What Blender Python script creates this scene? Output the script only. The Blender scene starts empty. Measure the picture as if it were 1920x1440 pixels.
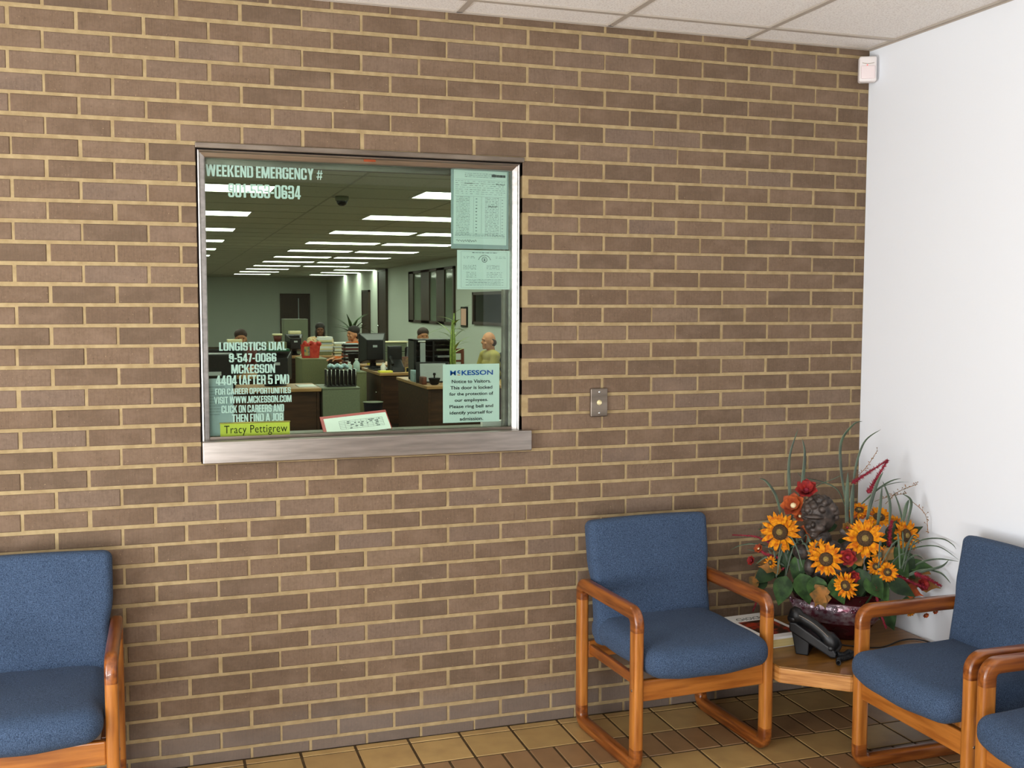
import bpy, bmesh, math, random
from math import sin, cos, pi, radians, sqrt
from mathutils import Vector, Matrix, Euler, Quaternion

random.seed(7)
scene = bpy.context.scene
COL = scene.collection

# ------------------------------------------------------------------ camera
FPX = 1989.7                                   # focal length in pixels of the 1920 px wide frame
CAM = Vector((-2.70487, -3.72383, 1.58771))
YAW, PITCH, ROLL = -0.317657, -0.0737995, -0.0020213
ROT = (Matrix.Rotation(YAW, 3, 'Z') @ Matrix.Rotation(PITCH, 3, 'X') @ Matrix.Rotation(ROLL, 3, 'Y'))
cam_data = bpy.data.cameras.new('camera')
cam_data.sensor_width = 36.0
cam_data.lens = 36.0 * FPX / 1920.0
cam_data.clip_start = 0.05
cam_data.clip_end = 120
cam = bpy.data.objects.new('camera', cam_data)
COL.objects.link(cam)
m = Matrix.Identity(4)
right, fwd, up = ROT @ Vector((1, 0, 0)), ROT @ Vector((0, 1, 0)), ROT @ Vector((0, 0, 1))
for i in range(3):
    m[i][0], m[i][1], m[i][2], m[i][3] = right[i], up[i], -fwd[i], CAM[i]
cam.matrix_world = m
scene.camera = cam

# ------------------------------------------------------------------ world, lights, exposure
world = bpy.data.worlds.new('world')
scene.world = world
world.use_nodes = True
world.node_tree.nodes['Background'].inputs[0].default_value = (0.75, 0.85, 1.0, 1)
world.node_tree.nodes['Background'].inputs[1].default_value = 0.6

scene.view_settings.view_transform = 'Standard'
scene.view_settings.look = 'None'
scene.view_settings.gamma = 1.0
scene.view_settings.use_curve_mapping = False
scene.view_settings.exposure = 0.0

def area(name, loc, direction, sx, sy, power, color, spread=180):
    l = bpy.data.lights.new(name, 'AREA')
    l.shape = 'RECTANGLE'; l.size = sx; l.size_y = sy
    l.energy = power; l.color = color; l.spread = radians(spread)
    o = bpy.data.objects.new(name, l)
    o.location = loc
    o.rotation_euler = Vector(direction).to_track_quat('-Z', 'Z').to_euler()
    COL.objects.link(o)
    return o
area('daylight_left_window', (-5.55, -2.75, 1.3), (1, 0.12, -0.05), 2.9, 2.2, 144, (0.93, 0.97, 1.0))
area('daylight_front_window', (-3.95, -5.75, 1.3), (0.1, 1, -0.05), 2.0, 2.2, 72, (0.97, 0.98, 1.0))
area('ceiling_fill_left', (-5.15, -2.75, .25), (0.55, 0, 0.85), 2.8, .3, 150, (1.0, 0.98, 0.96))  # added lamp aimed up to brighten the ceiling, standing in for bounced daylight
area('ceiling_fill_front', (-3.95, -5.35, .25), (0.15, 0.5, 0.85), 1.9, .3, 94, (1.0, 0.98, 0.96))  # second added upward fill for the ceiling, no fixture there
fl = bpy.data.lights.new('camera_flash', 'POINT')
fl.energy = 15; fl.shadow_soft_size = 0.03; fl.color = (1.0, 0.96, 0.9)
flo = bpy.data.objects.new('camera_flash', fl); flo.location = CAM + up * 0.07 - right * 0.05 - fwd * 0.02
COL.objects.link(flo)

# ------------------------------------------------------------------ helpers: rays, colours, materials
def ray(u, v):
    return ROT @ Vector(((u - 960) / FPX, 1, -(v - 720) / FPX))
def P(u, v, y):
    d = ray(u, v); t = (y - CAM.y) / d.y
    return CAM + d * t
def PZ(u, v, z):
    d = ray(u, v); t = (z - CAM.z) / d.z
    return CAM + d * t
ND = Vector((-.64, -.77, 0))
def PN(u, v, dist):                            # point on the vertical plane parallel to the table's front edge
    d = ray(u, v)
    while True:
        p = CAM + d * ((dist - ND.dot(CAM)) / ND.dot(d))
        if p.x < .026 and p.y < -.02: return p   # keep clear of the white wall and the bricks
        dist += .01

def lin(c):
    r = []
    for x in c[:3]:
        x = x / 255.0
        r.append(x / 12.92 if x <= 0.04045 else ((x + 0.055) / 1.055) ** 2.4)
    return (r[0], r[1], r[2], 1.0)

MATS = {}
def mat(name, rgb, rough=0.6, metal=0.0, spec=0.5, rgb2=None, nscale=(20, 20, 20), detail=4, bump=0.0,
        bscale=None, coat=0.0, emit=None, ramp=(0.35, 0.65), sheen=0.0, trans=0.0):
    if name in MATS: return MATS[name]
    mt = bpy.data.materials.new(name); mt.use_nodes = True
    nt = mt.node_tree; N = nt.nodes; L = nt.links
    b = N['Principled BSDF']
    b.inputs['Base Color'].default_value = lin(rgb)
    b.inputs['Roughness'].default_value = rough
    b.inputs['Metallic'].default_value = metal
    b.inputs['Specular IOR Level'].default_value = spec
    if coat:
        b.inputs['Coat Weight'].default_value = coat; b.inputs['Coat Roughness'].default_value = 0.12
    if sheen:
        b.inputs['Sheen Weight'].default_value = sheen
    if trans:
        b.inputs['Transmission Weight'].default_value = trans
    if emit:
        b.inputs['Emission Color'].default_value = lin(emit[0]); b.inputs['Emission Strength'].default_value = emit[1]
    tc = N.new('ShaderNodeTexCoord')
    mp = N.new('ShaderNodeMapping'); mp.inputs['Scale'].default_value = nscale
    L.new(tc.outputs['Object'], mp.inputs['Vector'])
    nz = N.new('ShaderNodeTexNoise'); nz.inputs['Scale'].default_value = 1.0; nz.inputs['Detail'].default_value = detail
    L.new(mp.outputs['Vector'], nz.inputs['Vector'])
    if rgb2 is not None:
        rp = N.new('ShaderNodeValToRGB')
        rp.color_ramp.elements[0].position = ramp[0]; rp.color_ramp.elements[1].position = ramp[1]
        rp.color_ramp.elements[0].color = lin(rgb); rp.color_ramp.elements[1].color = lin(rgb2)
        L.new(nz.outputs['Fac'], rp.inputs['Fac']); L.new(rp.outputs['Color'], b.inputs['Base Color'])
    if bump:
        src = nz
        if bscale:
            mp2 = N.new('ShaderNodeMapping'); mp2.inputs['Scale'].default_value = bscale
            L.new(tc.outputs['Object'], mp2.inputs['Vector'])
            src = N.new('ShaderNodeTexNoise'); src.inputs['Scale'].default_value = 1.0; src.inputs['Detail'].default_value = 3
            L.new(mp2.outputs['Vector'], src.inputs['Vector'])
        bp = N.new('ShaderNodeBump'); bp.inputs['Strength'].default_value = bump; bp.inputs['Distance'].default_value = 0.003
        L.new(src.outputs['Fac'], bp.inputs['Height']); L.new(bp.outputs['Normal'], b.inputs['Normal'])
    MATS[name] = mt
    return mt

# brick: every brick is its own island, so Random Per Island varies each one
def brick_material():
    mt = bpy.data.materials.new('brown_brick'); mt.use_nodes = True
    nt = mt.node_tree; N = nt.nodes; L = nt.links; b = N['Principled BSDF']
    b.inputs['Roughness'].default_value = 0.85; b.inputs['Specular IOR Level'].default_value = 0.25
    geo = N.new('ShaderNodeNewGeometry')
    rp = N.new('ShaderNodeValToRGB'); cr = rp.color_ramp
    cr.elements[0].position = 0; cr.elements[0].color = lin((107, 89, 72))
    cr.elements[1].position = 1; cr.elements[1].color = lin((129, 108, 88))
    for p, c in ((.25, (112, 92, 74)), (.5, (118, 97, 78)), (.75, (124, 103, 84)), (.88, (120, 102, 88))):
        e = cr.elements.new(p); e.color = lin(c)
    L.new(geo.outputs['Random Per Island'], rp.inputs['Fac'])
    tc = N.new('ShaderNodeTexCoord')
    def noise(scale, det=3, rough=.6):
        mp = N.new('ShaderNodeMapping'); mp.inputs['Scale'].default_value = scale
        L.new(tc.outputs['Object'], mp.inputs['Vector'])
        n = N.new('ShaderNodeTexNoise'); n.inputs['Scale'].default_value = 1; n.inputs['Detail'].default_value = det
        n.inputs['Roughness'].default_value = rough
        L.new(mp.outputs['Vector'], n.inputs['Vector']); return n
    def mix(fac, a, bcol, mode='MIX'):
        mx = N.new('ShaderNodeMix'); mx.data_type = 'RGBA'; mx.blend_type = mode
        if isinstance(fac, float): mx.inputs[0].default_value = fac
        else: L.new(fac, mx.inputs[0])
        L.new(a, mx.inputs[6])
        if isinstance(bcol, tuple): mx.inputs[7].default_value = bcol
        else: L.new(bcol, mx.inputs[7])
        return mx.outputs[2]
    def remap(sock, lo, hi, tmax=1.0):
        mr = N.new('ShaderNodeMapRange'); mr.inputs[1].default_value = lo; mr.inputs[2].default_value = hi
        mr.inputs[4].default_value = tmax
        L.new(sock, mr.inputs[0]); return mr.outputs[0]
    col = rp.outputs['Color']
    stri = noise((160, 160, 12), 3, .7)                       # wire-cut striations
    col = mix(remap(stri.outputs['Fac'], .46, .74, .3), col, lin((84, 68, 55)))
    grain = noise((95, 95, 95), 4, .75)                       # mottled grain
    col = mix(remap(grain.outputs['Fac'], .40, .66, .38), col, lin((88, 74, 60)))
    blot = noise((9, 9, 14), 3)
    col = mix(remap(blot.outputs['Fac'], .45, .75, .45), col, lin((140, 118, 100)))
    sp = noise((170, 170, 150), 2)                            # pale specks
    col = mix(remap(sp.outputs['Fac'], .69, .76, .6), col, lin((185, 160, 125)))
    dk = noise((150, 150, 110), 2)
    col = mix(remap(dk.outputs['Fac'], .66, .76, .55), col, lin((62, 50, 42)))
    # old floor-wax bloom on the lowest courses, worn into blotches
    sep = N.new('ShaderNodeSeparateXYZ'); L.new(tc.outputs['Object'], sep.inputs[0])
    wax = noise((4, 4, 18), 4)
    ad = N.new('ShaderNodeMath'); ad.operation = 'MULTIPLY_ADD'; ad.inputs[1].default_value = -0.12
    L.new(wax.outputs['Fac'], ad.inputs[0]); L.new(sep.outputs[2], ad.inputs[2])
    col = mix(remap(ad.outputs[0], .13, .02, .5), col, lin((112, 104, 99)))
    L.new(col, b.inputs['Base Color'])
    bp = N.new('ShaderNodeBump'); bp.inputs['Strength'].default_value = .35; bp.inputs['Distance'].default_value = .003
    L.new(stri.outputs['Fac'], bp.inputs['Height']); L.new(bp.outputs['Normal'], b.inputs['Normal'])
    return mt

def island_material(name, stops, rough, nscale, dark, bump=.1, spec=.5):
    mt = bpy.data.materials.new(name); mt.use_nodes = True
    nt = mt.node_tree; N = nt.nodes; L = nt.links; b = N['Principled BSDF']
    b.inputs['Roughness'].default_value = rough; b.inputs['Specular IOR Level'].default_value = spec
    geo = N.new('ShaderNodeNewGeometry'); rp = N.new('ShaderNodeValToRGB'); cr = rp.color_ramp
    cr.elements[0].color = lin(stops[0]); cr.elements[1].color = lin(stops[-1])
    for i, c in enumerate(stops[1:-1]):
        e = cr.elements.new((i + 1) / (len(stops) - 1)); e.color = lin(c)
    L.new(geo.outputs['Random Per Island'], rp.inputs['Fac'])
    tc = N.new('ShaderNodeTexCoord'); mp = N.new('ShaderNodeMapping'); mp.inputs['Scale'].default_value = nscale
    L.new(tc.outputs['Object'], mp.inputs['Vector'])
    nz = N.new('ShaderNodeTexNoise'); nz.inputs['Scale'].default_value = 1; nz.inputs['Detail'].default_value = 5
    L.new(mp.outputs['Vector'], nz.inputs['Vector'])
    mr = N.new('ShaderNodeMapRange'); mr.inputs[1].default_value = .4; mr.inputs[2].default_value = .75; mr.inputs[4].default_value = .5
    L.new(nz.outputs['Fac'], mr.inputs[0])
    mx = N.new('ShaderNodeMix'); mx.data_type = 'RGBA'
    L.new(mr.outputs[0], mx.inputs[0]); L.new(rp.outputs['Color'], mx.inputs[6]); mx.inputs[7].default_value = lin(dark)
    L.new(mx.outputs[2], b.inputs['Base Color'])
    bp = N.new('ShaderNodeBump'); bp.inputs['Strength'].default_value = bump; bp.inputs['Distance'].default_value = .002
    L.new(nz.outputs['Fac'], bp.inputs['Height']); L.new(bp.outputs['Normal'], b.inputs['Normal'])
    return mt

def glass_material(name, tint, refl=1.0, ior=1.5):
    mt = bpy.data.materials.new(name); mt.use_nodes = True
    nt = mt.node_tree; N = nt.nodes; L = nt.links
    N.remove(N['Principled BSDF'])
    tr = N.new('ShaderNodeBsdfTransparent'); tr.inputs[0].default_value = (*tint, 1)
    gl = N.new('ShaderNodeBsdfGlossy'); gl.inputs['Roughness'].default_value = 0.0
    fr = N.new('ShaderNodeFresnel'); fr.inputs[0].default_value = ior
    ml = N.new('ShaderNodeMath'); ml.operation = 'MULTIPLY'; ml.inputs[1].default_value = refl
    L.new(fr.outputs[0], ml.inputs[0])
    mx = N.new('ShaderNodeMixShader')
    L.new(ml.outputs[0], mx.inputs[0]); L.new(tr.outputs[0], mx.inputs[1]); L.new(gl.outputs[0], mx.inputs[2])
    L.new(mx.outputs[0], N['Material Output'].inputs['Surface'])
    return mt

M = {}
M['brick'] = brick_material()
M['mortar'] = mat('tan_mortar', (174, 154, 116), .95, spec=.1, rgb2=(156, 136, 100), nscale=(30, 30, 30), bump=.4, bscale=(220, 220, 220))
M['tile'] = island_material('tan_quarry_tile', [(176, 146, 92), (192, 160, 103), (184, 151, 96), (170, 139, 90)], .36, (12, 12, 12), (150, 120, 76))
M['tile_dark'] = island_material('brown_quarry_tile', [(146, 114, 78), (156, 122, 84), (134, 103, 71)], .36, (12, 12, 12), (118, 90, 62))
M['grout'] = mat('dark_grout', (74, 60, 42), .9, spec=.1, rgb2=(92, 76, 55), nscale=(25, 25, 25))
M['white_wall'] = mat('white_wall_paint', (236, 240, 245), .55, spec=.35, bump=.04, bscale=(90, 90, 90))
M['lobby_dark'] = mat('brown_panelling', (78, 62, 50), .7, rgb2=(92, 73, 58), nscale=(2, 2, 14))
M['ceil'] = mat('fissured_ceiling_tile', (222, 216, 210), .95, spec=.1, rgb2=(240, 236, 231), nscale=(160, 160, 160), detail=3, bump=.5, ramp=(.38, .5))
M['tbar'] = mat('ceiling_grid_metal', (178, 168, 156), .5, spec=.4)
M['steel'] = mat('brushed_steel', (196, 190, 184), .34, 1.0, rgb2=(172, 166, 160), nscale=(6, 60, 60), bump=.05, bscale=(12, 300, 300))
M['steel_dark'] = mat('dull_steel', (150, 140, 128), .42, .9, rgb2=(118, 107, 96), nscale=(5, 30, 30))
M['rust'] = mat('rust_spot', (140, 62, 24), .9)
M['gap'] = mat('shaded_gap', (48, 40, 38), .9, spec=.1)  # dark tone puts the shade of the frame gap into the colour
M['glass'] = glass_material('green_tinted_glass', (.86, .955, .915), .75)
M['vinyl'] = mat('white_vinyl', (238, 240, 240), .6)
M['paper'] = mat('white_paper', (240, 241, 238), .8, spec=.2)
M['paper_grey'] = mat('grey_paper', (176, 182, 184), .8, spec=.2)
M['ink'] = mat('grey_print', (98, 104, 106), .9, spec=.1)
M['ink_light'] = mat('pale_print', (158, 168, 168), .9, spec=.1)
M['ink_black'] = mat('black_print', (28, 30, 34), .9, spec=.1)
M['blue_ink'] = mat('blue_print', (24, 84, 176), .8, spec=.1)
M['orange_ink'] = mat('orange_print', (226, 112, 60), .8, spec=.1)
M['oak_y'] = mat('oak_grain_long', (100, 48, 14), .3, rgb2=(152, 86, 32), nscale=(60, 5, 60), detail=6, bump=.12, coat=.5)
M['oak_z'] = mat('oak_grain_upright', (150, 86, 30), .3, rgb2=(188, 120, 50), nscale=(60, 60, 5), detail=6, bump=.12, coat=.5)
M['oak_x'] = mat('oak_grain_cross', (146, 82, 28), .3, rgb2=(184, 114, 46), nscale=(5, 60, 60), detail=6, bump=.12, coat=.5)
M['oak_apron'] = mat('oak_apron_grain', (158, 100, 44), .35, rgb2=(200, 144, 80), nscale=(7, 7, 110), detail=6, bump=.1, coat=.3)
M['oak_top'] = mat('oak_table_top', (120, 80, 32), .34, rgb2=(146, 101, 45), nscale=(5, 50, 50), detail=6, bump=.06, coat=.3)
M['fabric'] = mat('blue_upholstery', (44, 58, 79), .95, spec=.08, rgb2=(80, 99, 126), nscale=(420, 420, 300), detail=3, bump=.45, ramp=(.34, .68), sheen=.04)
M['black'] = mat('black_plastic', (14, 15, 17), .4, spec=.35, rgb2=(20, 21, 23), nscale=(40, 40, 40))
M['black_matte'] = mat('black_matte', (13, 13, 14), .75, spec=.2)
M['black_shiny'] = mat('black_gloss', (16, 17, 19), .15)
M['white_plastic'] = mat('white_plastic', (236, 230, 228), .4)
M['lens'] = mat('sensor_lens', (240, 226, 226), .25, spec=.6)
M['red'] = mat('red_board', (176, 24, 30), .5)
M['red_led'] = mat('red_lamp', (240, 70, 70), .3, emit=((255, 60, 60), .6))
M['yellow'] = mat('yellow_card', (236, 226, 84), .7)
M['brass'] = mat('brass', (196, 166, 92), .3, .9)
M['cream'] = mat('cream_plastic', (226, 214, 168), .45)
M['petal'] = mat('sunflower_petal', (178, 84, 6), .75, rgb2=(224, 150, 18), nscale=(75, 75, 75), spec=.2)
M['disc'] = mat('sunflower_disc', (46, 32, 18), .95, rgb2=(84, 62, 34), nscale=(260, 260, 260), bump=.8)
M['disc_mid'] = mat('sunflower_heart', (150, 128, 70), .95, rgb2=(110, 92, 44), nscale=(300, 300, 300))
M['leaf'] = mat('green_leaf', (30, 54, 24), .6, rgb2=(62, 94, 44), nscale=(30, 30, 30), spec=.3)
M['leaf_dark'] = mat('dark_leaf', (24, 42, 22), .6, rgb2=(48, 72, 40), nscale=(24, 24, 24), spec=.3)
M['blade'] = mat('grass_blade_green', (30, 44, 32), .5, rgb2=(62, 82, 58), nscale=(40, 40, 10))
M['blade_pale'] = mat('grass_blade_edge', (122, 138, 114), .5)
M['burgundy'] = mat('burgundy_spike', (122, 24, 44), .8, rgb2=(160, 40, 60), nscale=(90, 90, 90))
M['red_petal'] = mat('red_petal', (112, 16, 20), .75, rgb2=(160, 36, 26), nscale=(45, 45, 45))
M['rust_petal'] = mat('rust_petal', (128, 44, 18), .75, rgb2=(186, 88, 28), nscale=(40, 40, 40))
M['autumn'] = mat('autumn_leaf', (96, 74, 30), .7, rgb2=(150, 98, 34), ramp=(.4, .6), nscale=(30, 30, 30))
M['bronze'] = mat('bronze_resin', (40, 34, 31), .5, .25, rgb2=(88, 77, 70), nscale=(38, 38, 38), bump=.5, bscale=(90, 90, 90))
M['pot_dark'] = mat('maroon_lacquer', (40, 14, 18), .22, .3, rgb2=(76, 22, 28), nscale=(14, 14, 30))
M['pot_band'] = mat('mauve_silver_band', (120, 62, 78), .28, .7, rgb2=(178, 164, 172), nscale=(42, 42, 60), bump=.9, bscale=(70, 70, 70), detail=3)
M['food'] = mat('food_picture', (176, 52, 26), .35, rgb2=(44, 26, 18), nscale=(22, 30, 22), ramp=(.42, .58))
M['page_edge'] = mat('page_edges', (222, 204, 146), .9, rgb2=(206, 186, 124), nscale=(4, 4, 900))
M['office_wall'] = mat('office_wall_paint', (198, 204, 192), .8, spec=.2)
M['office_ceil'] = mat('office_ceiling_tile', (206, 206, 188), .95, spec=.1, rgb2=(190, 190, 172), nscale=(90, 90, 90))
M['carpet'] = mat('office_carpet', (86, 76, 64), 1, spec=.05, rgb2=(102, 90, 76), nscale=(300, 300, 300))
M['tube'] = mat('lit_diffuser', (255, 255, 245), .6, emit=((255, 252, 232), 11.0))
M['light_frame'] = mat('light_frame_metal', (200, 198, 186), .5)
M['desk_wood'] = mat('walnut_laminate', (50, 31, 20), .5, spec=.3, rgb2=(74, 46, 29), nscale=(3, 30, 30), detail=5)
M['desk_top'] = mat('desk_edge_wood', (158, 116, 70), .4, rgb2=(186, 142, 92), nscale=(3, 30, 30))
M['file_green'] = mat('olive_steel', (118, 120, 82), .5, rgb2=(110, 112, 76), nscale=(60, 60, 60))
M['file_grey'] = mat('grey_green_steel', (114, 120, 96), .5, rgb2=(106, 112, 90), nscale=(60, 60, 60))
M['door_dark'] = mat('dark_door_wood', (52, 38, 28), .5, rgb2=(68, 50, 36), nscale=(30, 30, 4))
M['pane_dark'] = mat('dark_window_glass', (26, 30, 28), .05, spec=.8)
M['pane_grey'] = mat('grey_window_glass', (112, 124, 106), .08, spec=.8)
M['wire'] = mat('chrome_wire', (220, 222, 220), .2, 1.0)
M['bluebag'] = mat('pale_blue_plastic', (150, 186, 196), .35, rgb2=(188, 212, 216), nscale=(50, 50, 50), bump=.6)
M['giftbag'] = mat('red_gift_bag', (186, 34, 26), .6, rgb2=(214, 66, 44), nscale=(16, 16, 16), bump=.4)
M['giftpic'] = mat('gift_bag_picture', (70, 110, 120), .6, rgb2=(190, 160, 90), nscale=(20, 20, 20))
M['maroon'] = mat('maroon_plastic', (96, 34, 26), .5)
M['skin'] = mat('light_skin', (184, 126, 90), .6, rgb2=(194, 136, 100), nscale=(30, 30, 30), spec=.35)
M['skin_dark'] = mat('dark_skin', (96, 60, 42), .6, rgb2=(106, 68, 48), nscale=(30, 30, 30), spec=.35)
M['hair_black'] = mat('black_hair', (24, 20, 18), .7, rgb2=(38, 30, 26), nscale=(120, 120, 20), bump=.5)
M['hair_brown'] = mat('auburn_hair', (44, 28, 20), .7, rgb2=(66, 42, 30), nscale=(120, 120, 20), bump=.5)
M['eye'] = mat('eye_dark', (28, 20, 16), .2)
M['lip'] = mat('lip', (150, 80, 66), .5)
M['olive_shirt'] = mat('olive_shirt', (150, 138, 74), .9, rgb2=(166, 152, 84), nscale=(90, 90, 90), bump=.2)
M['floral'] = mat('cream_floral_blouse', (226, 206, 164), .9, rgb2=(196, 128, 74), nscale=(28, 28, 28), ramp=(.5, .62))
M['orange_shirt'] = mat('orange_shirt', (214, 112, 40), .9, rgb2=(190, 88, 30), nscale=(14, 14, 60))
M['green_jacket'] = mat('dark_green_jacket', (44, 62, 44), .9, rgb2=(58, 76, 52), nscale=(60, 60, 60))
M['grey_cloth'] = mat('grey_cloth', (90, 92, 96), .9)
M['trouser'] = mat('dark_trousers', (44, 44, 50), .9)
M['bamboo'] = mat('bamboo_green', (110, 136, 56), .5, rgb2=(152, 168, 84), nscale=(20, 20, 40))
M['bottle'] = mat('clear_bottle', (176, 196, 190), .1, spec=.8)
M['teal'] = mat('green_folder', (26, 92, 60), .6)
M['redwood'] = mat('reddish_wood', (92, 44, 28), .4, rgb2=(110, 56, 36), nscale=(30, 30, 5))
M['picture'] = mat('small_picture', (120, 96, 52), .4, rgb2=(86, 42, 30), nscale=(26, 26, 26))
M['blue_dark'] = mat('navy_plastic', (26, 34, 48), .5)
M['pink_paper'] = mat('pink_paper', (224, 176, 156), .8)

# ------------------------------------------------------------------ helpers: meshes
class MB:
    """collects shapes and builds them as ONE mesh object"""
    def __init__(s): s.v = []; s.f = []; s.mi = []; s.sm = []
    def add(s, verts, faces, mi=0, smooth=False, xf=None):
        n = len(s.v)
        s.v += [tuple(xf @ Vector(p)) if xf is not None else tuple(p) for p in verts]
        for f in faces:
            s.f.append([n + i for i in f]); s.mi.append(mi); s.sm.append(smooth)
        return s
    def box(s, a, b, mi=0, xf=None):
        x0, x1 = sorted((a[0], b[0])); y0, y1 = sorted((a[1], b[1])); z0, z1 = sorted((a[2], b[2]))
        v = [(x0, y0, z0), (x1, y0, z0), (x1, y1, z0), (x0, y1, z0), (x0, y0, z1), (x1, y0, z1), (x1, y1, z1), (x0, y1, z1)]
        return s.add(v, [(0, 3, 2, 1), (4, 5, 6, 7), (0, 1, 5, 4), (1, 2, 6, 5), (2, 3, 7, 6), (3, 0, 4, 7)], mi, False, xf)
    def rbox(s, c, size, r, n=4, mi=0, deform=None, xf=None, smooth=True):
        """rounded box: cube shell pushed out from an inner box"""
        hx, hy, hz = [max(d / 2 - r, 1e-5) for d in size]
        idx = {}; vs = []; fs = []
        def grid(h, rr):
            g = [-h - rr + rr * (1 - cos(pi / 2 * i / n)) for i in range(n)]
            k = max(1, int(h * 2 / 0.03)); k = min(k, 14)
            g += [-h + 2 * h * i / k for i in range(k + 1)]
            g += [h + rr * sin(pi / 2 * (i + 1) / n) for i in range(n)]
            return g
        gx, gy, gz = grid(hx, r), grid(hy, r), grid(hz, r)
        def vid(x, y, z):
            cx, cy, cz = max(-hx, min(hx, x)), max(-hy, min(hy, y)), max(-hz, min(hz, z))
            d = Vector((x - cx, y - cy, z - cz)); d = d.normalized() * r if d.length > 1e-9 else d
            p = (cx + d.x, cy + d.y, cz + d.z)
            k = (round(p[0], 6), round(p[1], 6), round(p[2], 6))
            if k not in idx:
                idx[k] = len(vs); q = Vector(p)
                if deform: q = deform(q)
                vs.append((q[0] + c[0], q[1] + c[1], q[2] + c[2]))
            return idx[k]
        def face(pts):
            ids = [vid(*p) for p in pts]; u = []
            for i in ids:
                if i not in u: u.append(i)
            if len(u) >= 3: fs.append(u)
        X0, X1, Y0, Y1, Z0, Z1 = gx[0], gx[-1], gy[0], gy[-1], gz[0], gz[-1]
        for i in range(len(gx) - 1):
            for j in range(len(gy) - 1):
                a, b_, c_, d_ = gx[i], gx[i + 1], gy[j], gy[j + 1]
                face([(a, c_, Z1), (b_, c_, Z1), (b_, d_, Z1), (a, d_, Z1)]); face([(a, d_, Z0), (b_, d_, Z0), (b_, c_, Z0), (a, c_, Z0)])
            for j in range(len(gz) - 1):
                a, b_, c_, d_ = gx[i], gx[i + 1], gz[j], gz[j + 1]
                face([(a, Y0, c_), (b_, Y0, c_), (b_, Y0, d_), (a, Y0, d_)]); face([(a, Y1, d_), (b_, Y1, d_), (b_, Y1, c_), (a, Y1, c_)])
        for i in range(len(gy) - 1):
            for j in range(len(gz) - 1):
                a, b_, c_, d_ = gy[i], gy[i + 1], gz[j], gz[j + 1]
                face([(X1, a, c_), (X1, b_, c_), (X1, b_, d_), (X1, a, d_)]); face([(X0, a, d_), (X0, b_, d_), (X0, b_, c_), (X0, a, c_)])
        return s.add(vs, fs, mi, smooth, xf)
    def tube(s, pts, radii, n=10, mi=0, xf=None, cap=True, flat=None):
        """round tube along points; radii a number or one per point; flat squashes the section"""
        pts = [Vector(p) for p in pts]
        if not hasattr(radii, '__len__'): radii = [radii] * len(pts)
        rings = []; prev = None
        for i, p in enumerate(pts):
            t = (pts[min(i + 1, len(pts) - 1)] - pts[max(i - 1, 0)])
            t = t.normalized() if t.length > 1e-9 else Vector((0, 0, 1))
            if prev is None:
                a = Vector((0, 0, 1)) if abs(t.z) < .9 else Vector((1, 0, 0))
                u = t.cross(a).normalized()
            else:
                u = prev - t * prev.dot(t)
                u = u.normalized() if u.length > 1e-6 else t.orthogonal().normalized()
            prev = u; w = t.cross(u)
            rings.append([p + u * cos(2 * pi * k / n) * radii[i] + w * sin(2 * pi * k / n) * radii[i] * (flat or 1) for k in range(n)])
        vs = [q for r in rings for q in r]; fs = []
        for i in range(len(rings) - 1):
            for k in range(n):
                fs.append((i * n + k, i * n + (k + 1) % n, (i + 1) * n + (k + 1) % n, (i + 1) * n + k))
        if cap:
            fs.append(tuple(range(n - 1, -1, -1))); fs.append(tuple((len(rings) - 1) * n + k for k in range(n)))
        return s.add(vs, fs, mi, True, xf)
    def lathe(s, prof, n=24, mi=0, c=(0, 0, 0), sx=1, sy=1, xf=None, mis=None):
        """profile of (radius, z) from bottom to top"""
        vs = []; base = len(s.v)
        for r, z in prof:
            for k in range(n):
                a = 2 * pi * k / n
                vs.append((c[0] + r * cos(a) * sx, c[1] + r * sin(a) * sy, c[2] + z))
        for i in range(len(prof) - 1):
            f = [(i * n + k, i * n + (k + 1) % n, (i + 1) * n + (k + 1) % n, (i + 1) * n + k) for k in range(n)]
            if i == 0: s.add(vs, [], mi, True, xf)
            for q in f:
                s.f.append([base + j for j in q]); s.mi.append(mis[i] if mis else mi); s.sm.append(True)
        s.f.append([base + k for k in range(n - 1, -1, -1)]); s.mi.append(mis[0] if mis else mi); s.sm.append(False)
        s.f.append([base + (len(prof) - 1) * n + k for k in range(n)]); s.mi.append(mis[-1] if mis else mi); s.sm.append(False)
        return s
    def ell(s, c, r, n=16, mi=0, xf=None):
        vs = []; fs = []; m_ = n // 2
        for i in range(1, m_):
            t = pi * i / m_
            for k in range(n):
                a = 2 * pi * k / n
                vs.append((c[0] + r[0] * sin(t) * cos(a), c[1] + r[1] * sin(t) * sin(a), c[2] + r[2] * cos(t)))
        top = len(vs); vs.append((c[0], c[1], c[2] + r[2])); bot = len(vs); vs.append((c[0], c[1], c[2] - r[2]))
        for i in range(m_ - 2):
            for k in range(n):
                fs.append((i * n + k, (i + 1) * n + k, (i + 1) * n + (k + 1) % n, i * n + (k + 1) % n))
        for k in range(n):
            fs.append((top, k, (k + 1) % n)); fs.append((bot, (m_ - 2) * n + (k + 1) % n, (m_ - 2) * n + k))
        return s.add(vs, fs, mi, True, xf)
    def poly(s, pts, z0, z1, mi=0, xf=None, mi_side=None):
        n = len(pts); vs = [(x, y, z0) for x, y in pts] + [(x, y, z1) for x, y in pts]
        s.add(vs, [tuple(range(n - 1, -1, -1)), tuple(range(n, 2 * n))], mi, False, xf)
        base = len(s.v) - 2 * n
        for i in range(n):
            j = (i + 1) % n
            s.f.append([base + i, base + j, base + n + j, base + n + i]); s.mi.append(mi if mi_side is None else mi_side); s.sm.append(False)
        return s
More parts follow.
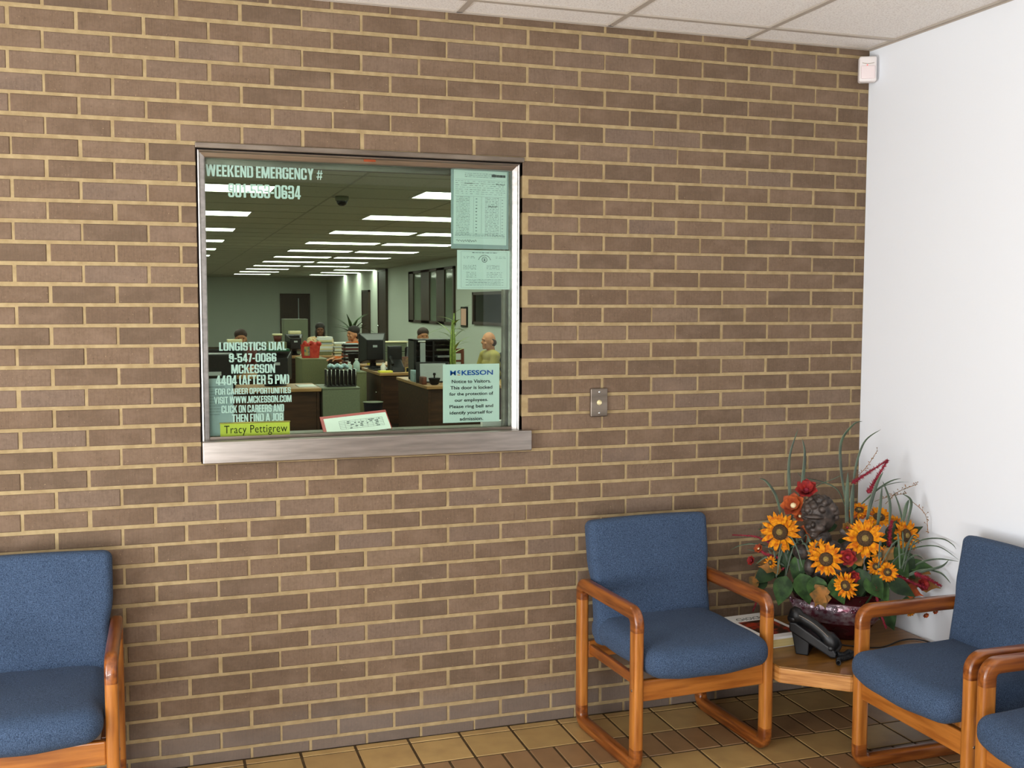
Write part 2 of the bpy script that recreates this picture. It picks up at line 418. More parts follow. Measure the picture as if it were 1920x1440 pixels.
    def sweep_yz(s, path, wx, h, r, xc=0, mi=0):
        """rounded-rectangle bar swept along a path in the y-z plane"""
        sec = []
        for (cx, cy, a0) in ((wx / 2 - r, h / 2 - r, 0), (-wx / 2 + r, h / 2 - r, 90), (-wx / 2 + r, -h / 2 + r, 180), (wx / 2 - r, -h / 2 + r, 270)):
            for k in range(4):
                a = radians(a0 + 30 * k); sec.append((cx + r * cos(a), cy + r * sin(a)))
        n = len(sec); vs = []; fs = []
        for i, (y, z) in enumerate(path):
            a = path[max(i - 1, 0)]; b = path[min(i + 1, len(path) - 1)]
            ty, tz = b[0] - a[0], b[1] - a[1]; l = sqrt(ty * ty + tz * tz); ty /= l; tz /= l
            for (sx, sh) in sec: vs.append((xc + sx, y - tz * sh, z + ty * sh))
        for i in range(len(path) - 1):
            for k in range(n):
                fs.append((i * n + k, i * n + (k + 1) % n, (i + 1) * n + (k + 1) % n, (i + 1) * n + k))
        s.add(vs, fs, mi, True)
        s.add(vs[:n], [tuple(range(n - 1, -1, -1))], mi); s.add(vs[-n:], [tuple(range(n))], mi)
        return s
    def mesh(s, name, mats):
        me = bpy.data.meshes.new(name)
        me.from_pydata(s.v, [], s.f)
        for m_ in (mats if isinstance(mats, (list, tuple)) else [mats]): me.materials.append(m_)
        me.polygons.foreach_set('material_index', s.mi)
        me.polygons.foreach_set('use_smooth', s.sm)
        me.validate(); me.update()
        return me
    def build(s, name, mats, parent=None, loc=None, fix=True):
        me = s.mesh(name, mats)
        if fix:
            bm = bmesh.new(); bm.from_mesh(me)
            bmesh.ops.recalc_face_normals(bm, faces=bm.faces); bm.to_mesh(me); bm.free()
        o = bpy.data.objects.new(name, me)
        COL.objects.link(o)
        if parent is not None: o.parent = parent
        if loc is not None: o.location = loc
        return o

def tag(o, label, cat, group=None, kind=None):
    o['label'] = label; o['category'] = cat
    if group: o['group'] = group
    if kind: o['kind'] = kind
    return o
def thing(name, label, cat, loc=(0, 0, 0), rz=0.0, group=None):
    o = bpy.data.objects.new(name, None); COL.objects.link(o)
    o.empty_display_size = .05
    o.location = loc; o.rotation_euler = (0, 0, rz)
    return tag(o, label, cat, group)
def struct(o):
    o['kind'] = 'structure'; return o
def bevel(o, w=.003, seg=2, ang=40):
    md = o.modifiers.new('bevel', 'BEVEL'); md.width = w; md.segments = seg; md.limit_method = 'ANGLE'; md.angle_limit = radians(ang)
    return o
def dup(root, loc, rz, label, group=None):
    r = root.copy(); COL.objects.link(r); r.location = loc; r.rotation_euler = (0, 0, rz); r['label'] = label
    if group: r['group'] = group
    for ch in list(root.children):
        c = ch.copy(); COL.objects.link(c); c.parent = r
        for g in list(ch.children):
            d = g.copy(); COL.objects.link(d); d.parent = c
    return r

DEPS = None
def text(name, s, w, h, material, parent=None, loc=(0, 0, 0), rot=(pi / 2, 0, 0), bold=0.0, depth=.0006, center=True, slant=0.0, space=1.0):
    """lettering as a mesh: scaled so that its box is w by h"""
    cu = bpy.data.curves.new(name, 'FONT'); cu.body = s; cu.size = 1; cu.offset = bold; cu.extrude = 0.01
    cu.space_character = space; cu.resolution_u = 3
    tmp = bpy.data.objects.new(name, cu); COL.objects.link(tmp)
    dg = bpy.context.evaluated_depsgraph_get()
    me = bpy.data.meshes.new_from_object(tmp.evaluated_get(dg))
    bpy.data.objects.remove(tmp); bpy.data.curves.remove(cu)
    xs = [v.co.x for v in me.vertices]; ys = [v.co.y for v in me.vertices]
    x0, x1, y0, y1 = min(xs), max(xs), min(ys), max(ys)
    for v in me.vertices:
        x = (v.co.x - x0) / (x1 - x0) * w - (w / 2 if center else 0)
        y = (v.co.y - y0) / (y1 - y0) * h
        v.co = (x + slant * y, y, depth if v.co.z > 0 else 0)
    me.materials.clear(); me.materials.append(material)
    o = bpy.data.objects.new(name, me); COL.objects.link(o)
    o.parent = parent; o.location = loc; o.rotation_euler = rot
    return o

# ================================================================== THE SETTING
CH = 0.067127                                  # brick course height
BL = 0.2032                                    # brick length with its joint
JT = 2.5930                                    # height of the top full bed joint
ZC = 2.626                                     # lobby ceiling
XW = 0.045                                     # white side wall
WX0, WX1 = -2.590, -1.441                      # window opening in the bricks
WZ1, WZ0 = JT - 7 * CH, JT - 23 * CH           # 2.123 .. 1.049
XL, YF = -5.2, -5.4                            # left and front walls of the lobby

def build_brick_wall():
    mb = MB()
    YB = 0.10; J = .0125
    # mortar body set 3 mm behind the brick faces, with the window opening left out
    for a, b in (((XL, .003, 0), (WX0, YB, ZC)), ((WX1, .003, 0), (XW + .1, YB, ZC)),
                 ((WX0, .003, 0), (WX1, YB, WZ0)), ((WX0, .003, WZ1), (WX1, YB, ZC))):
        mb.box(a, b, 1)
    rnd = random.Random(3)
    for r in range(-1, 40):
        zt = JT - r * CH - J / 2; zb = JT - (r + 1) * CH + J / 2
        zb = max(zb, .0); zt = min(zt, ZC)
        if zt - zb < .008: continue
        off = 0 if r % 2 == 0 else .5
        k = -28
        while True:
            xa = (k + off) * BL + .005; xb = (k + 1 + off) * BL - .005; k += 1
            if xa > XW: break
            xb = min(xb, XW)
            if xb < XL: continue
            j1, j2 = rnd.uniform(-.0022, .0022), rnd.uniform(-.0022, .0022)
            d1, d2 = rnd.uniform(-.0012, .0012), rnd.uniform(-.0012, .0012)
            spans = [(xa + j1, xb + j2)]
            if zt > WZ0 + .004 and zb < WZ1 - .004:
                out = []
                for (p, q) in spans:
                    if q <= WX0 or p >= WX1: out.append((p, q))
                    else:
                        if p < WX0 - .02: out.append((p, WX0))
                        if q > WX1 + .02: out.append((WX1, q))
                spans = out
            for (p, q) in spans:
                if q - p < .012: continue
                e = .0022; yf = rnd.uniform(-.0012, .0012)
                z0_, z1_ = zb + d1, zt + d2
                o = [(p, z0_), (q, z0_), (q, z1_), (p, z1_)]
                i_ = [(p + e, z0_ + e), (q - e, z0_ + e), (q - e, z1_ - e), (p + e, z1_ - e)]
                v = [(x, .06, z) for x, z in o] + [(x, yf + e, z) for x, z in o] + [(x, yf, z) for x, z in i_]
                f = [(8, 9, 10, 11)]
                for n_ in range(4):
                    m_ = (n_ + 1) % 4
                    f += [(4 + n_, 4 + m_, 8 + m_, 8 + n_), (n_, m_, 4 + m_, 4 + n_)]
                mb.add(v, f, 0)
    return struct(mb.build('wall_back', [M['brick'], M['mortar']], fix=False))
build_brick_wall()

def build_floor():
    mb = MB()
    mb.box((XL, YF, -.05), (XW, .1, -.0025), 2)
    S, DY, G = .1945, .1855, .0075
    rows = [(-.0455, 0.0, 0)]
    y = -.0455; kk = 0
    while y > YF:
        rows.append((y - DY, y, kk % 2)); y -= DY; kk += 1
    for (y0, y1, dk) in rows:
        st = S if not dk else S / 2
        x = -1.688 - 30 * S
        while x < XW:
            a, b = max(x + G / 2, XL), min(x + st - G / 2, XW)
            x += st
            if b - a < .012: continue
            e = .0025; c, d = max(y0 + G / 2, YF), y1 - G / 2
            h = random.uniform(-.0006, .0006)
            v = [(a, c, -.004), (b, c, -.004), (b, d, -.004), (a, d, -.004),
                 (a + e, c + e, h), (b - e, c + e, h), (b - e, d - e, h), (a + e, d - e, h)]
            mb.add(v, [(4, 5, 6, 7), (0, 1, 5, 4), (1, 2, 6, 5), (2, 3, 7, 6), (3, 0, 4, 7)], 1 if dk else 0)
    return struct(mb.build('floor', [M['tile'], M['tile_dark'], M['grout']], fix=False))
build_floor()

def build_ceiling():
    mb = MB()
    mb.box((XL, YF, ZC + .004), (XW + .1, .1, ZC + .08), 0)
    S = .582
    xs = [-.518 - S * k for k in range(9)] ; ys = [-.165 - S * k for k in range(10)]
    for x in xs:
        if x > XL: mb.box((x - .011, YF, ZC - .002), (x + .011, 0, ZC + .006), 1)
    for y in ys:
        if y > YF: mb.box((XL, y - .011, ZC - .0025), (XW, y + .011, ZC + .006), 1)
    return struct(mb.build('ceiling', [M['ceil'], M['tbar']]))
build_ceiling()
struct(MB().box((XL, -.010, ZC - .002), (XW, 0, ZC + .006)).box((XL, -.002, ZC - .004), (XW, 0, ZC)).build('trim_1', M['tbar']))
struct(MB().box((XW - .014, YF, ZC - .003), (XW, 0, ZC + .006)).box((XW - .002, YF, ZC - .008), (XW, 0, ZC)).build('trim_2', M['tbar']))
struct(MB().box((XW, YF - .1, 0), (XW + .1, 0.0, ZC)).build('wall_right', M['white_wall']))
# walls behind and beside the camera, with the window openings the daylight comes through
struct(MB().box((XL - .12, YF, 0), (XL, -4.2, ZC)).box((XL - .12, -1.3, 0), (XL, .1, ZC)).box((XL - .12, -4.2, 2.35), (XL, -1.3, ZC))
       .box((XL - .12, -4.2, 0), (XL, -1.3, .2)).build('wall_left', M['lobby_dark']))
struct(MB().box((XL - .12, YF - .12, 0), (-4.95, YF, ZC)).box((-2.95, YF - .12, 0), (XW + .1, YF, ZC)).box((-4.95, YF - .12, 2.35), (-2.95, YF, ZC))
       .box((-4.95, YF - .12, 0), (-2.95, YF, .2)).build('wall_front', M['lobby_dark']))

# ------------------------------------------------------------------ service window
def build_window():
    fr = MB()
    y0, y1 = .004, .075                         # frame depth, set just inside the brick face
    t = .024
    FX0, FX1 = WX0 + .006, WX1 - .011
    FZ0, FZ1 = WZ0 + .07, WZ1 - .019
    # mitred steel channel: raised outer lip, sloping face, return to the glass
    prof = [(0.0, y1), (0.0, y0 - .003), (.0035, y0 - .005), (.006, y0 - .003), (.008, y0 + .002), (t - .003, y0 + .010), (t, y0 + .013), (t, y1)]
    cs = [(FX0, FZ0, 1, 0), (FX0, FZ1, 1, -1), (FX1, FZ1, -1, -1), (FX1, FZ0, -1, 0)]
    vs = [(cx + sx * a, y, cz + sz * a) for (cx, cz, sx, sz) in cs for (a, y) in prof]; n = len(prof)
    for k in range(3):
        fr.add(vs[k * n:(k + 2) * n], [(i, i + 1, n + i + 1, n + i) for i in range(n - 1)])
    w = struct(fr.build('window_1', M['steel']))
    hd = MB().box((WX0 - .001, -.005, WZ1 - .014), (WX1 + .006, .08, WZ1 + .005))
    bevel(hd.build('head_flashing', M['steel_dark'], w), .003)
    gp = MB().box((WX0 + .0005, .03, WZ0), (FX0 + .001, .08, WZ1 - .015)).box((FX1 - .001, .03, WZ0), (WX1 - .0005, .08, WZ1 - .015)).box((WX0, .02, WZ1 - .020), (WX1, .08, WZ1 - .014))
    gp.build('shaded_gap_strip', M['gap'], w)  # dark strips stand in for the shaded gap between frame and bricks
    rs = MB().rbox((-2.005, y0 - .0006, FZ1 - .012), (.042, .0012, .008), .0005, 2); rs.build('rust_stain', M['rust'], w)
    # sill: deep folded steel tray, front face proud of the bricks, counter running on inside
    sl = MB().box((WX0 + .003, -.034, WZ0 + .002), (WX1 + .028, .0, WZ0 + .078))
    so = sl.build('sill', M['steel'], w); bevel(so, .004, 3)
    bevel(MB().box((WX0 + .003, .001, WZ0 + .035), (WX1 - .002, .22, WZ0 + .0775)).build('counter', mat('worn_counter_steel', (120, 118, 106), .6, .5, rgb2=(96, 94, 84), nscale=(8, 30, 30)), w), .003)
    ch = MB().box((FX0 + t * .85, .018, WZ0 + .0775), (FX1 - t, .026, WZ0 + .088)).box((FX0 + t * .85, .05, WZ0 + .0775), (FX1 - t, .056, WZ0 + .088))
    bevel(ch.build('glass_channel', M['steel_dark'], w), .001)
    tr = MB()
    for i in range(26):
        tr.box((-2.52 + i * .02, .085, WZ0 + .0776), (-2.51 + i * .02, .125, WZ0 + .0786))
    tr.build('tray_grille', M['steel_dark'], w)
    gl = MB().box((FX0 + t * .8, .035, WZ0 + .079), (FX1 - t * .9, .041, FZ1 - t))
    gl.build('glass_pane', M['glass'], w)
    mu = MB().box((FX1 - t - .020, .058, FZ0), (FX1 - t - .012, .085, FZ1 - t)).box((FX1 - t - .004, .045, FZ0), (FX1 - t + .002, .10, FZ1 - t))
    bevel(mu.build('inner_mullion', M['steel_dark'], w), .001)
    inn = MB().box((FX0 + t * .8, .058, FZ1 - t - .018), (FX1 - t, .09, FZ1 - t + .004))
    inn.build('inner_head', M['steel_dark'], w)
    return w
build_window()
YV = .0415                                      # inner face of the glass

# heavy condensed capitals, cut from polygons
def _oct(x0, y0, x1, y1, c): return [(x0 + c, y0), (x1 - c, y0), (x1, y0 + c), (x1, y1 - c), (x1 - c, y1), (x0 + c, y1), (x0, y1 - c), (x0, y0 + c)]
def _ring(x0, y0, x1, y1, skip=(), S=.19, B=.14, c=.11):
    o = _oct(x0, y0, x1, y1, c); i = _oct(x0 + S, y0 + B, x1 - S, y1 - B, .035); q = []
    for k in range(8):
        if k in skip: continue
        j = (k + 1) % 8; q.append([o[k], o[j], i[j], i[k]])
    return q
def _r(a, b, c, d): return [(a, b), (c, b), (c, d), (a, d)]
_W = .54; _S = .19
G = {
 'A': (.58, [[(0, 0), (.18, 0), (.36, 1), (.17, 1)], [(.40, 0), (.58, 0), (.41, 1), (.24, 1)], _r(.14, .18, .44, .32)]),
 'B': (_W, [_r(0, 0, _S, 1)] + _ring(0, 0, _W, .55, (5, 6, 7)) + _ring(0, .45, _W - .02, 1, (5, 6, 7)) + [_r(.1, 0, .2, .14), _r(.1, .86, .2, 1), _r(.1, .45, .25, .55)]),
 'C': (_W, _ring(0, 0, _W, 1, (2,)) + [_r(_W - _S, .09, _W, .38), _r(_W - _S, .62, _W, .9)]),
 'D': (_W, [_r(0, 0, _S, 1)] + _ring(0, 0, _W, 1, (5, 6, 7)) + [_r(.1, 0, .2, .14), _r(.1, .86, .2, 1)]),
 'E': (.42, [_r(0, 0, _S, 1), _r(0, 0, .42, .16), _r(0, .43, .39, .58), _r(0, .84, .42, 1)]),
 'F': (.41, [_r(0, 0, _S, 1), _r(0, .41, .37, .56), _r(0, .84, .41, 1)]),
 'G': (_W, _ring(0, 0, _W, 1, (2,)) + [_r(_W - _S, .08, _W, .52), _r(.27, .40, _W, .52), _r(_W - _S, .66, _W, .9)]),
 'H': (_W, [_r(0, 0, _S, 1), _r(_W - _S, 0, _W, 1), _r(.1, .42, .44, .58)]),
 'I': (.20, [_r(0, 0, .20, 1)]),
 'J': (.38, [_r(.19, .10, .38, 1), [(0, 0), (.27, 0), (.38, .11), (.30, .16), (0, .16)]]),
 'K': (.58, [_r(0, 0, _S, 1), [(.17, .40), (.37, 1), (.57, 1), (.34, .50)], [(.19, .62), (.34, .66), (.58, 0), (.37, 0)]]),
 'L': (.39, [_r(0, 0, _S, 1), _r(0, 0, .39, .16)]),
 'M': (.74, [_r(0, 0, .17, 1), _r(.57, 0, .74, 1), [(0, 1), (.25, 1), (.44, 0), (.30, 0)], [(.49, 1), (.74, 1), (.44, 0), (.30, 0)]]),
 'N': (_W, [_r(0, 0, .16, 1), _r(_W - .16, 0, _W, 1), [(0, 1), (.18, 1), (_W, 0), (_W - .18, 0)]]),
 'O': (_W, _ring(0, 0, _W, 1)), '0': (_W, _ring(0, 0, _W, 1)),
 'P': (.51, [_r(0, 0, _S, 1)] + _ring(0, .38, .51, 1, (5, 6, 7)) + [_r(.1, .38, .2, .52), _r(.1, .86, .2, 1)]),
 'R': (_W, [_r(0, 0, _S, 1)] + _ring(0, .42, _W, 1, (5, 6, 7)) + [_r(.1, .42, .25, .55), _r(.1, .86, .2, 1), _r(_W - _S, 0, _W, .40), _r(.3, .36, _W - .02, .48)]),
 'S': (.52, _ring(0, .43, .52, 1, (2,), B=.13) + _ring(0, 0, .52, .57, (6,), B=.13) + [_r(.33, .66, .52, .9), _r(0, .1, .19, .34)]),
 'T': (.48, [_r(.145, 0, .335, 1), _r(0, .84, .48, 1)]),
 'U': (_W, _ring(0, 0, _W, .9, (3, 4, 5)) + [_r(0, .5, _S, 1), _r(_W - _S, .5, _W, 1)]),
 'V': (.58, [[(0, 1), (.19, 1), (.37, 0), (.20, 0)], [(.39, 1), (.58, 1), (.38, 0), (.21, 0)]]),
 'W': (.86, [[(0, 1), (.18, 1), (.31, 0), (.12, 0)], [(.34, 1), (.50, 1), (.31, 0), (.13, 0)], [(.36, 1), (.52, 1), (.73, 0), (.55, 0)], [(.68, 1), (.86, 1), (.74, 0), (.55, 0)]]),
 'Y': (.56, [[(0, 1), (.20, 1), (.38, .36), (.19, .36)], [(.36, 1), (.56, 1), (.37, .36), (.18, .36)], _r(.185, 0, .375, .40)]),
 '1': (.34, [_r(.14, 0, .34, 1), [(0, .70), (.16, .76), (.16, 1), (.10, .90), (0, .86)]]),
 '3': (_W, _ring(0, .43, _W, 1, (6,), B=.13) + _ring(0, 0, _W, .57, (6,), B=.13) + [_r(0, .68, .19, .9), _r(0, .1, .19, .32), _r(.22, .43, .4, .57)]),
 '4': (.54, [_r(.26, 0, .45, 1), _r(0, .17, .54, .31), [(0, .31), (.15, .31), (.36, 1), (.24, 1)]]),
 '5': (.53, _ring(0, 0, .53, .64, (6,), B=.13) + [_r(0, .1, .19, .34), _r(0, .46, .18, 1), _r(0, .84, .49, 1), _r(.1, .50, .3, .64)]),
 '6': (_W, _ring(0, 0, _W, .62) + _ring(0, .3, _W, 1, (1, 2), B=.13) + [_r(0, .3, .19, .7), _r(.35, .70, _W, .9)]),
 '7': (.42, [_r(0, .84, .42, 1), [(.05, 0), (.24, 0), (.42, .86), (.22, .86)]]),
 '9': (_W, _ring(0, .38, _W, 1) + _ring(0, 0, _W, .7, (5, 6), B=.13) + [_r(.35, .3, _W, .7), _r(0, .1, .19, .30)]),
 '-': (.28, [_r(0, .34, .28, .48)]), '.': (.17, [_r(0, 0, .17, .16)]),
 '#': (.56, [[(.08, .04), (.17, .04), (.27, .88), (.18, .88)], [(.31, .04), (.40, .04), (.50, .88), (.41, .88)], _r(.0, .24, .52, .34), _r(.04, .56, .56, .66)]),
 '(': (.26, [[(.0, .14), (.19, .18), (.19, .82), (.0, .86)], [(.0, .14), (.1, 0), (.26, 0), (.19, .18)], [(0, .86), (.19, .82), (.26, 1), (.1, 1)]]),
 ')': (.26, [[(.07, .18), (.26, .14), (.26, .86), (.07, .82)], [(.0, 0), (.16, 0), (.26, .14), (.07, .18)], [(.07, .82), (.26, .86), (.16, 1), (0, 1)]]),
}
def block_text(name, s, w, h, material, parent, loc):
    mb = MB(); x = 0
    polys = []
    for ch in s:
        if ch == ' ': x += .20; continue
        gw, ps = G[ch]
        for p in ps: polys.append([(x + a, b) for a, b in p])
        x += gw + .055
    x -= .055; sx, sz = w / x, h
    for i, p in enumerate(polys):
        n = len(p); e = .00002 * (i % 7)
        vs = [(a * sx - w / 2, -.0004 - e, b * sz) for a, b in p] + [(a * sx - w / 2, 0, b * sz) for a, b in p]
        mb.add(vs, [tuple(range(n)), tuple(range(2 * n - 1, n - 1, -1))] + [(k, n + k, n + (k + 1) % n, (k + 1) % n) for k in range(n)])
    return mb.build(name, material, parent, loc)

# vinyl lettering stuck inside the glass
def lettering(label, lines):
    (x0, x1, z0, z1, s, sk) = lines[0]
    t = thing('window_lettering', label, 'lettering', ((x0 + x1) / 2, YV, z0))
    for (x0, x1, z0, z1, s, sk) in lines:
        block_text('text_line', s, x1 - x0, z1 - z0, M['vinyl'], t, ((x0 + x1) / 2 - t.location.x, .0012, z0 - t.location.z))
    return t
lettering('white vinyl WEEKEND EMERGENCY # and phone number at top left of the service window', [
    (-2.556, -2.164, 2.022, 2.061, 'WEEKEND EMERGENCY #', 0), (-2.484, -2.240, 1.954, 2.000, '901-553-0634', 0)])
lettering('white vinyl dialling and career instructions at lower left of the service window', [
    (-2.523, -2.297, 1.431, 1.460, 'LONGISTICS DIAL', 0), (-2.491, -2.331, 1.391, 1.421, '9-547-0066', 0),
    (-2.484, -2.336, 1.352, 1.383, 'MCKESSON', 0), (-2.536, -2.288, 1.313, 1.346, '4404 (AFTER 5 PM)', 0),
    (-2.539, -2.283, 1.280, 1.301, 'FOR CAREER OPPORTUNITIES', 0), (-2.543, -2.281, 1.249, 1.273, 'VISIT WWW.MCKESSON.COM', 0),
    (-2.519, -2.307, 1.216, 1.242, 'CLICK ON CAREERS AND', 0), (-2.484, -2.310, 1.184, 1.211, 'THEN FIND A JOB', 0)])

def sheet(name, label, cat, x0, x1, z0, z1, y, material, tilt=0.0, roll=0.0):
    t = thing(name, label, cat, ((x0 + x1) / 2, y, z0))
    t.rotation_euler = (tilt, roll, 0)
    w, h = x1 - x0, z1 - z0
    MB().box((-w / 2, 0, 0), (w / 2, .0007, h)).build('page', material, t)
    return t, w, h
# McKesson notice
t, w, h = sheet('visitor_notice', 'square visitor notice with blue heading taped at lower right of the window', 'sign', -1.733, -1.516, 1.156, 1.372, YV + .002, M['paper'])
text('logo_lettering', 'M', .0215, .0178, M['blue_ink'], t, (-.0703, -.0006, h - .041), bold=.012)
text('logo_lettering', 'c', .0112, .0118, M['blue_ink'], t, (-.0482, -.0006, h - .0345), bold=.03)
text('logo_lettering', 'KESSON', .121, .0182, M['blue_ink'], t, (.0228, -.0006, h - .0412), bold=.022)
MB().box((-.0538, -.0006, h - .0408), (-.0428, 0, h - .0386)).build('logo_bar', M['orange_ink'], t)
for i, (s, ww, dz) in enumerate([('Notice to Visitors.', .150, 0), ('This door is locked', .161, 0), ('for the protection of', .168, .003), ('our employees.', .128, .003),
                                 ('Please ring bell and', .168, .003), ('identify yourself for', .166, .003), ('admission.', .090, 0)]):
    text('text_line', s, ww, .0125 + dz, M['ink_black'], t, (0, -.0006, h - .0700 - i * .0232 - dz), bold=.012)

def printed(t, w, h, rows, seed, mats):
    """rows of illegible print: fine strokes of ink standing a hair proud of the page"""
    rnd = random.Random(seed); mb = MB()
    for (xa, xb, z, th, gapp) in rows:
        x = xa
        while x < xb:
            l = rnd.uniform(.004, .014)
            mb.box((x, -.0005, z), (min(x + l, xb), 0, z + th), rnd.choice((0, 0, 1)))
            x += l + rnd.uniform(.001, gapp)
    mb.build('print', mats, t)
# permit on top
t, w, h = sheet('inspection_form', 'tall printed form with barcode taped at top right of the window', 'form', -1.692, -1.489, 1.811, 2.079, YV + .004, M['paper'], 0, .01)
rows = []
for i in range(3): rows.append((-.06, .06, h - .012 - i * .006, .0016, .004))
for i in range(7): rows.append((-.095, .095, h - .040 - i * .0075, .0012, .012))
for i in range(24):
    z = h - .098 - i * .0058
    rows.append((-.092, -.040, z, .0013, .004)); rows.append((.018, .072, z, .0013, .006))
    if i % 2: rows.append((-.018, -.012, z, .003, .002)); rows.append((.082, .088, z, .0016, .002))
for i in range(2): rows.append((-.096, .096, .030 + i * .004, .0016, .003))
printed(t, w, h, rows, 4, [M['ink_light'], M['ink']])
bc = MB(); rnd = random.Random(9); x = .042
while x < .094: l = rnd.uniform(.0006, .0018); bc.box((x, -.0006, h - .021), (x + l, 0, h - .012)); x += l + rnd.uniform(.0003, .0009)
bc.build('barcode', M['ink_black'], t)
ln = MB()
for z in (h - .034, h - .094, .040, .024): ln.box((-.097, -.0005, z), (.097, 0, z + .0006))
for x in (-.026, .004, .078): ln.box((x, -.0005, .041), (x + .0006, 0, h - .094))
ln.build('ruled_lines', M['ink_light'], t)
def scrawl(t, x0, x1, z, amp, seed):
    rnd = random.Random(seed); pts = []; n = 26
    for i in range(n): pts.append((x0 + (x1 - x0) * i / (n - 1) + rnd.uniform(-.002, .002), -.0006, z + amp * sin(i * 1.9) * rnd.uniform(.4, 1)))
    MB().tube(pts, .0006, 4).build('signature', M['ink_black'], t)
scrawl(t, -.090, -.015, .012, .006, 3); scrawl(t, .058, .094, h - .047, .004, 5); scrawl(t, -.062, -.03, h - .047, .003, 6); scrawl(t, .03, .066, h - .128, .004, 8)
t2, w, h = sheet('certificate', 'bordered certificate with round seal taped below the tall form', 'certificate', -1.678, -1.473, 1.647, 1.790, YV + .003, M['paper'])
rows = [(-.045, .05, h - .010, .0022, .003)]
for i in range(2): rows += [(-.078, -.035, h - .024 - i * .005, .0012, .01), (.045, .085, h - .024 - i * .005, .0012, .01)]
for i in range(4): rows += [(-.08, -.03, h - .056 - i * .0045, .0012, .006), (.01, .06, h - .056 - i * .0045, .0012, .006)]
for i in range(4): rows += [(-.068, -.03, h - .082 - i * .0055, .0012, .006), (.01, .07, h - .082 - i * .0055, .0012, .006)]
for i in range(5): rows += [(-.07 + .01 * (i % 2), .075 - .01 * (i % 2), h - .108 - i * .005, .0013, .003)]
printed(t2, w, h, rows, 11, [M['ink_light'], M['ink']])
sl = MB()
for k in range(28):
    a = 2 * pi * k / 28
    sl.box((.002 + .0095 * cos(a) - .001, -.0006, h - .034 + .0095 * sin(a) - .001), (.002 + .0095 * cos(a) + .001, 0, h - .034 + .0095 * sin(a) + .001))
for k in range(13):
    a = pi * (.12 + .76 * k / 12); x, z = .002 + .024 * cos(a), h - .042 + .024 * sin(a)
    sl.box((x - .0013, -.0006, z - .0015), (x + .0013, 0, z + .0015))
sl.box((-.002, -.0006, h - .039), (.006, 0, h - .037)).box((-.002, -.0006, h - .032), (.006, 0, h - .030)).box((.0, -.0006, h - .038), (.004, 0, h - .033))
sl.build('seal', M['ink'], t2)
bd = MB()
for a, b in (((-.088, .006), (-.0874, h - .005)), ((.0894, .006), (.09, h - .005)), ((-.088, .006), (.09, .0066)), ((-.088, h - .0056), (.09, h - .005))):
    bd.box((a[0], -.0005, a[1]), (b[0], 0, b[1]))
bd.build('border', M['ink_light'], t2)
# clear sleeve behind the tall form
sv = MB().box((-1.700, YV + .006, 1.795), (-1.478, YV + .0068, 2.094)); tag(sv.build('paper_sleeve', M['paper_grey']), 'grey card sleeve showing above and below the tall printed form', 'sleeve')
# sheets leaning at lower left, standing on the counter
ZS = WZ0 + .0775
t3, w, h = sheet('notice_sheet', 'large ruled sheet leaning inside the glass at the bottom left corner', 'paper', -2.575, -2.478, ZS, 1.335, YV + .010, M['paper_grey'], -.03, 0)
rows = [(-.047, .02, h - .03, .0014, .001)] + [(-.047, -.047 + .06 * (1 - .02 * i), h - .045 - i * .010, .0010, .002) for i in range(9)]
printed(t3, w, h, rows, 21, [M['ink'], M['ink']])
t4, w, h = sheet('grey_sheet', 'small plain grey sheet standing behind the yellow name plate', 'paper', -2.400, -2.305, ZS, 1.235, YV + .028, M['paper_grey'], -.04, 0)
# name plate
t5 = thing('name_plate', 'yellow engraved name plate in a brass holder standing on the counter', 'name plate', (-2.406, YV + .0045, ZS))
MB().box((-.118, 0, .005), (.118, .003, .052)).build('plate', M['yellow'], t5)
bevel(MB().box((-.12, -.001, 0), (.12, .02, .006)).box((-.12, -.001, .051), (.12, .005, .0555)).build('holder', M['brass'], t5), .001)
text('name_lettering', 'Tracy Pettigrew', .214, .036, M['ink_black'], t5, (.002, -.0007, .009), bold=-.006, space=1.05)
# clipboard lying tilted on the counter
cb = thing('clipboard', 'red clipboard with a white form propped on the counter at mid window', 'clipboard', (-2.046, .066, ZS + .001))
cb.rotation_euler = (radians(-64), radians(-5), radians(-2))
bevel(MB().box((-.118, -.003, 0), (.128, 0, .132)).build('board', M['red'], cb), .002)
MB().box((-.106, -.0042, -.001), (.124, -.0032, .112)).build('form_sheet', M['paper'], cb)
pr = MB(); rnd = random.Random(2)
for i in range(6): pr.box((-.055, -.0047, .028 + i * .011), (.105, -.0042, .0285 + i * .011))
for i in range(9): pr.box((-.055 + i * .02, -.0047, .028), (-.0544 + i * .02, -.0042, .083))
for i in range(22): x = rnd.uniform(-.05, .09); z = .030 + rnd.randrange(5) * .011; pr.box((x, -.0047, z), (x + rnd.uniform(.004, .012), -.0042, z + .004))
pr.build('form_print', M['ink'], cb)
pn = thing('pen', 'dark pen with pale cap lying on the counter right of the clipboard', 'pen', (-1.905, .075, ZS + .0052), radians(8))
MB().tube([(-.035, 0, 0), (.03, 0, 0), (.042, 0, -.002)], [.0045, .0045, .0015], 10).build('barrel', M['black'], pn)
MB().tube([(-.075, 0, 0), (-.033, 0, 0)], .005, 10).build('cap', M['white_plastic'], pn)
bx = MB().rbox((0, 0, .012), (.09, .03, .024), .003, 2); o = bx.build('label_strip', M['white_plastic'], None, (-1.515, .13, ZS)); tag(o, 'white label strip on the counter below the visitor notice', 'label')

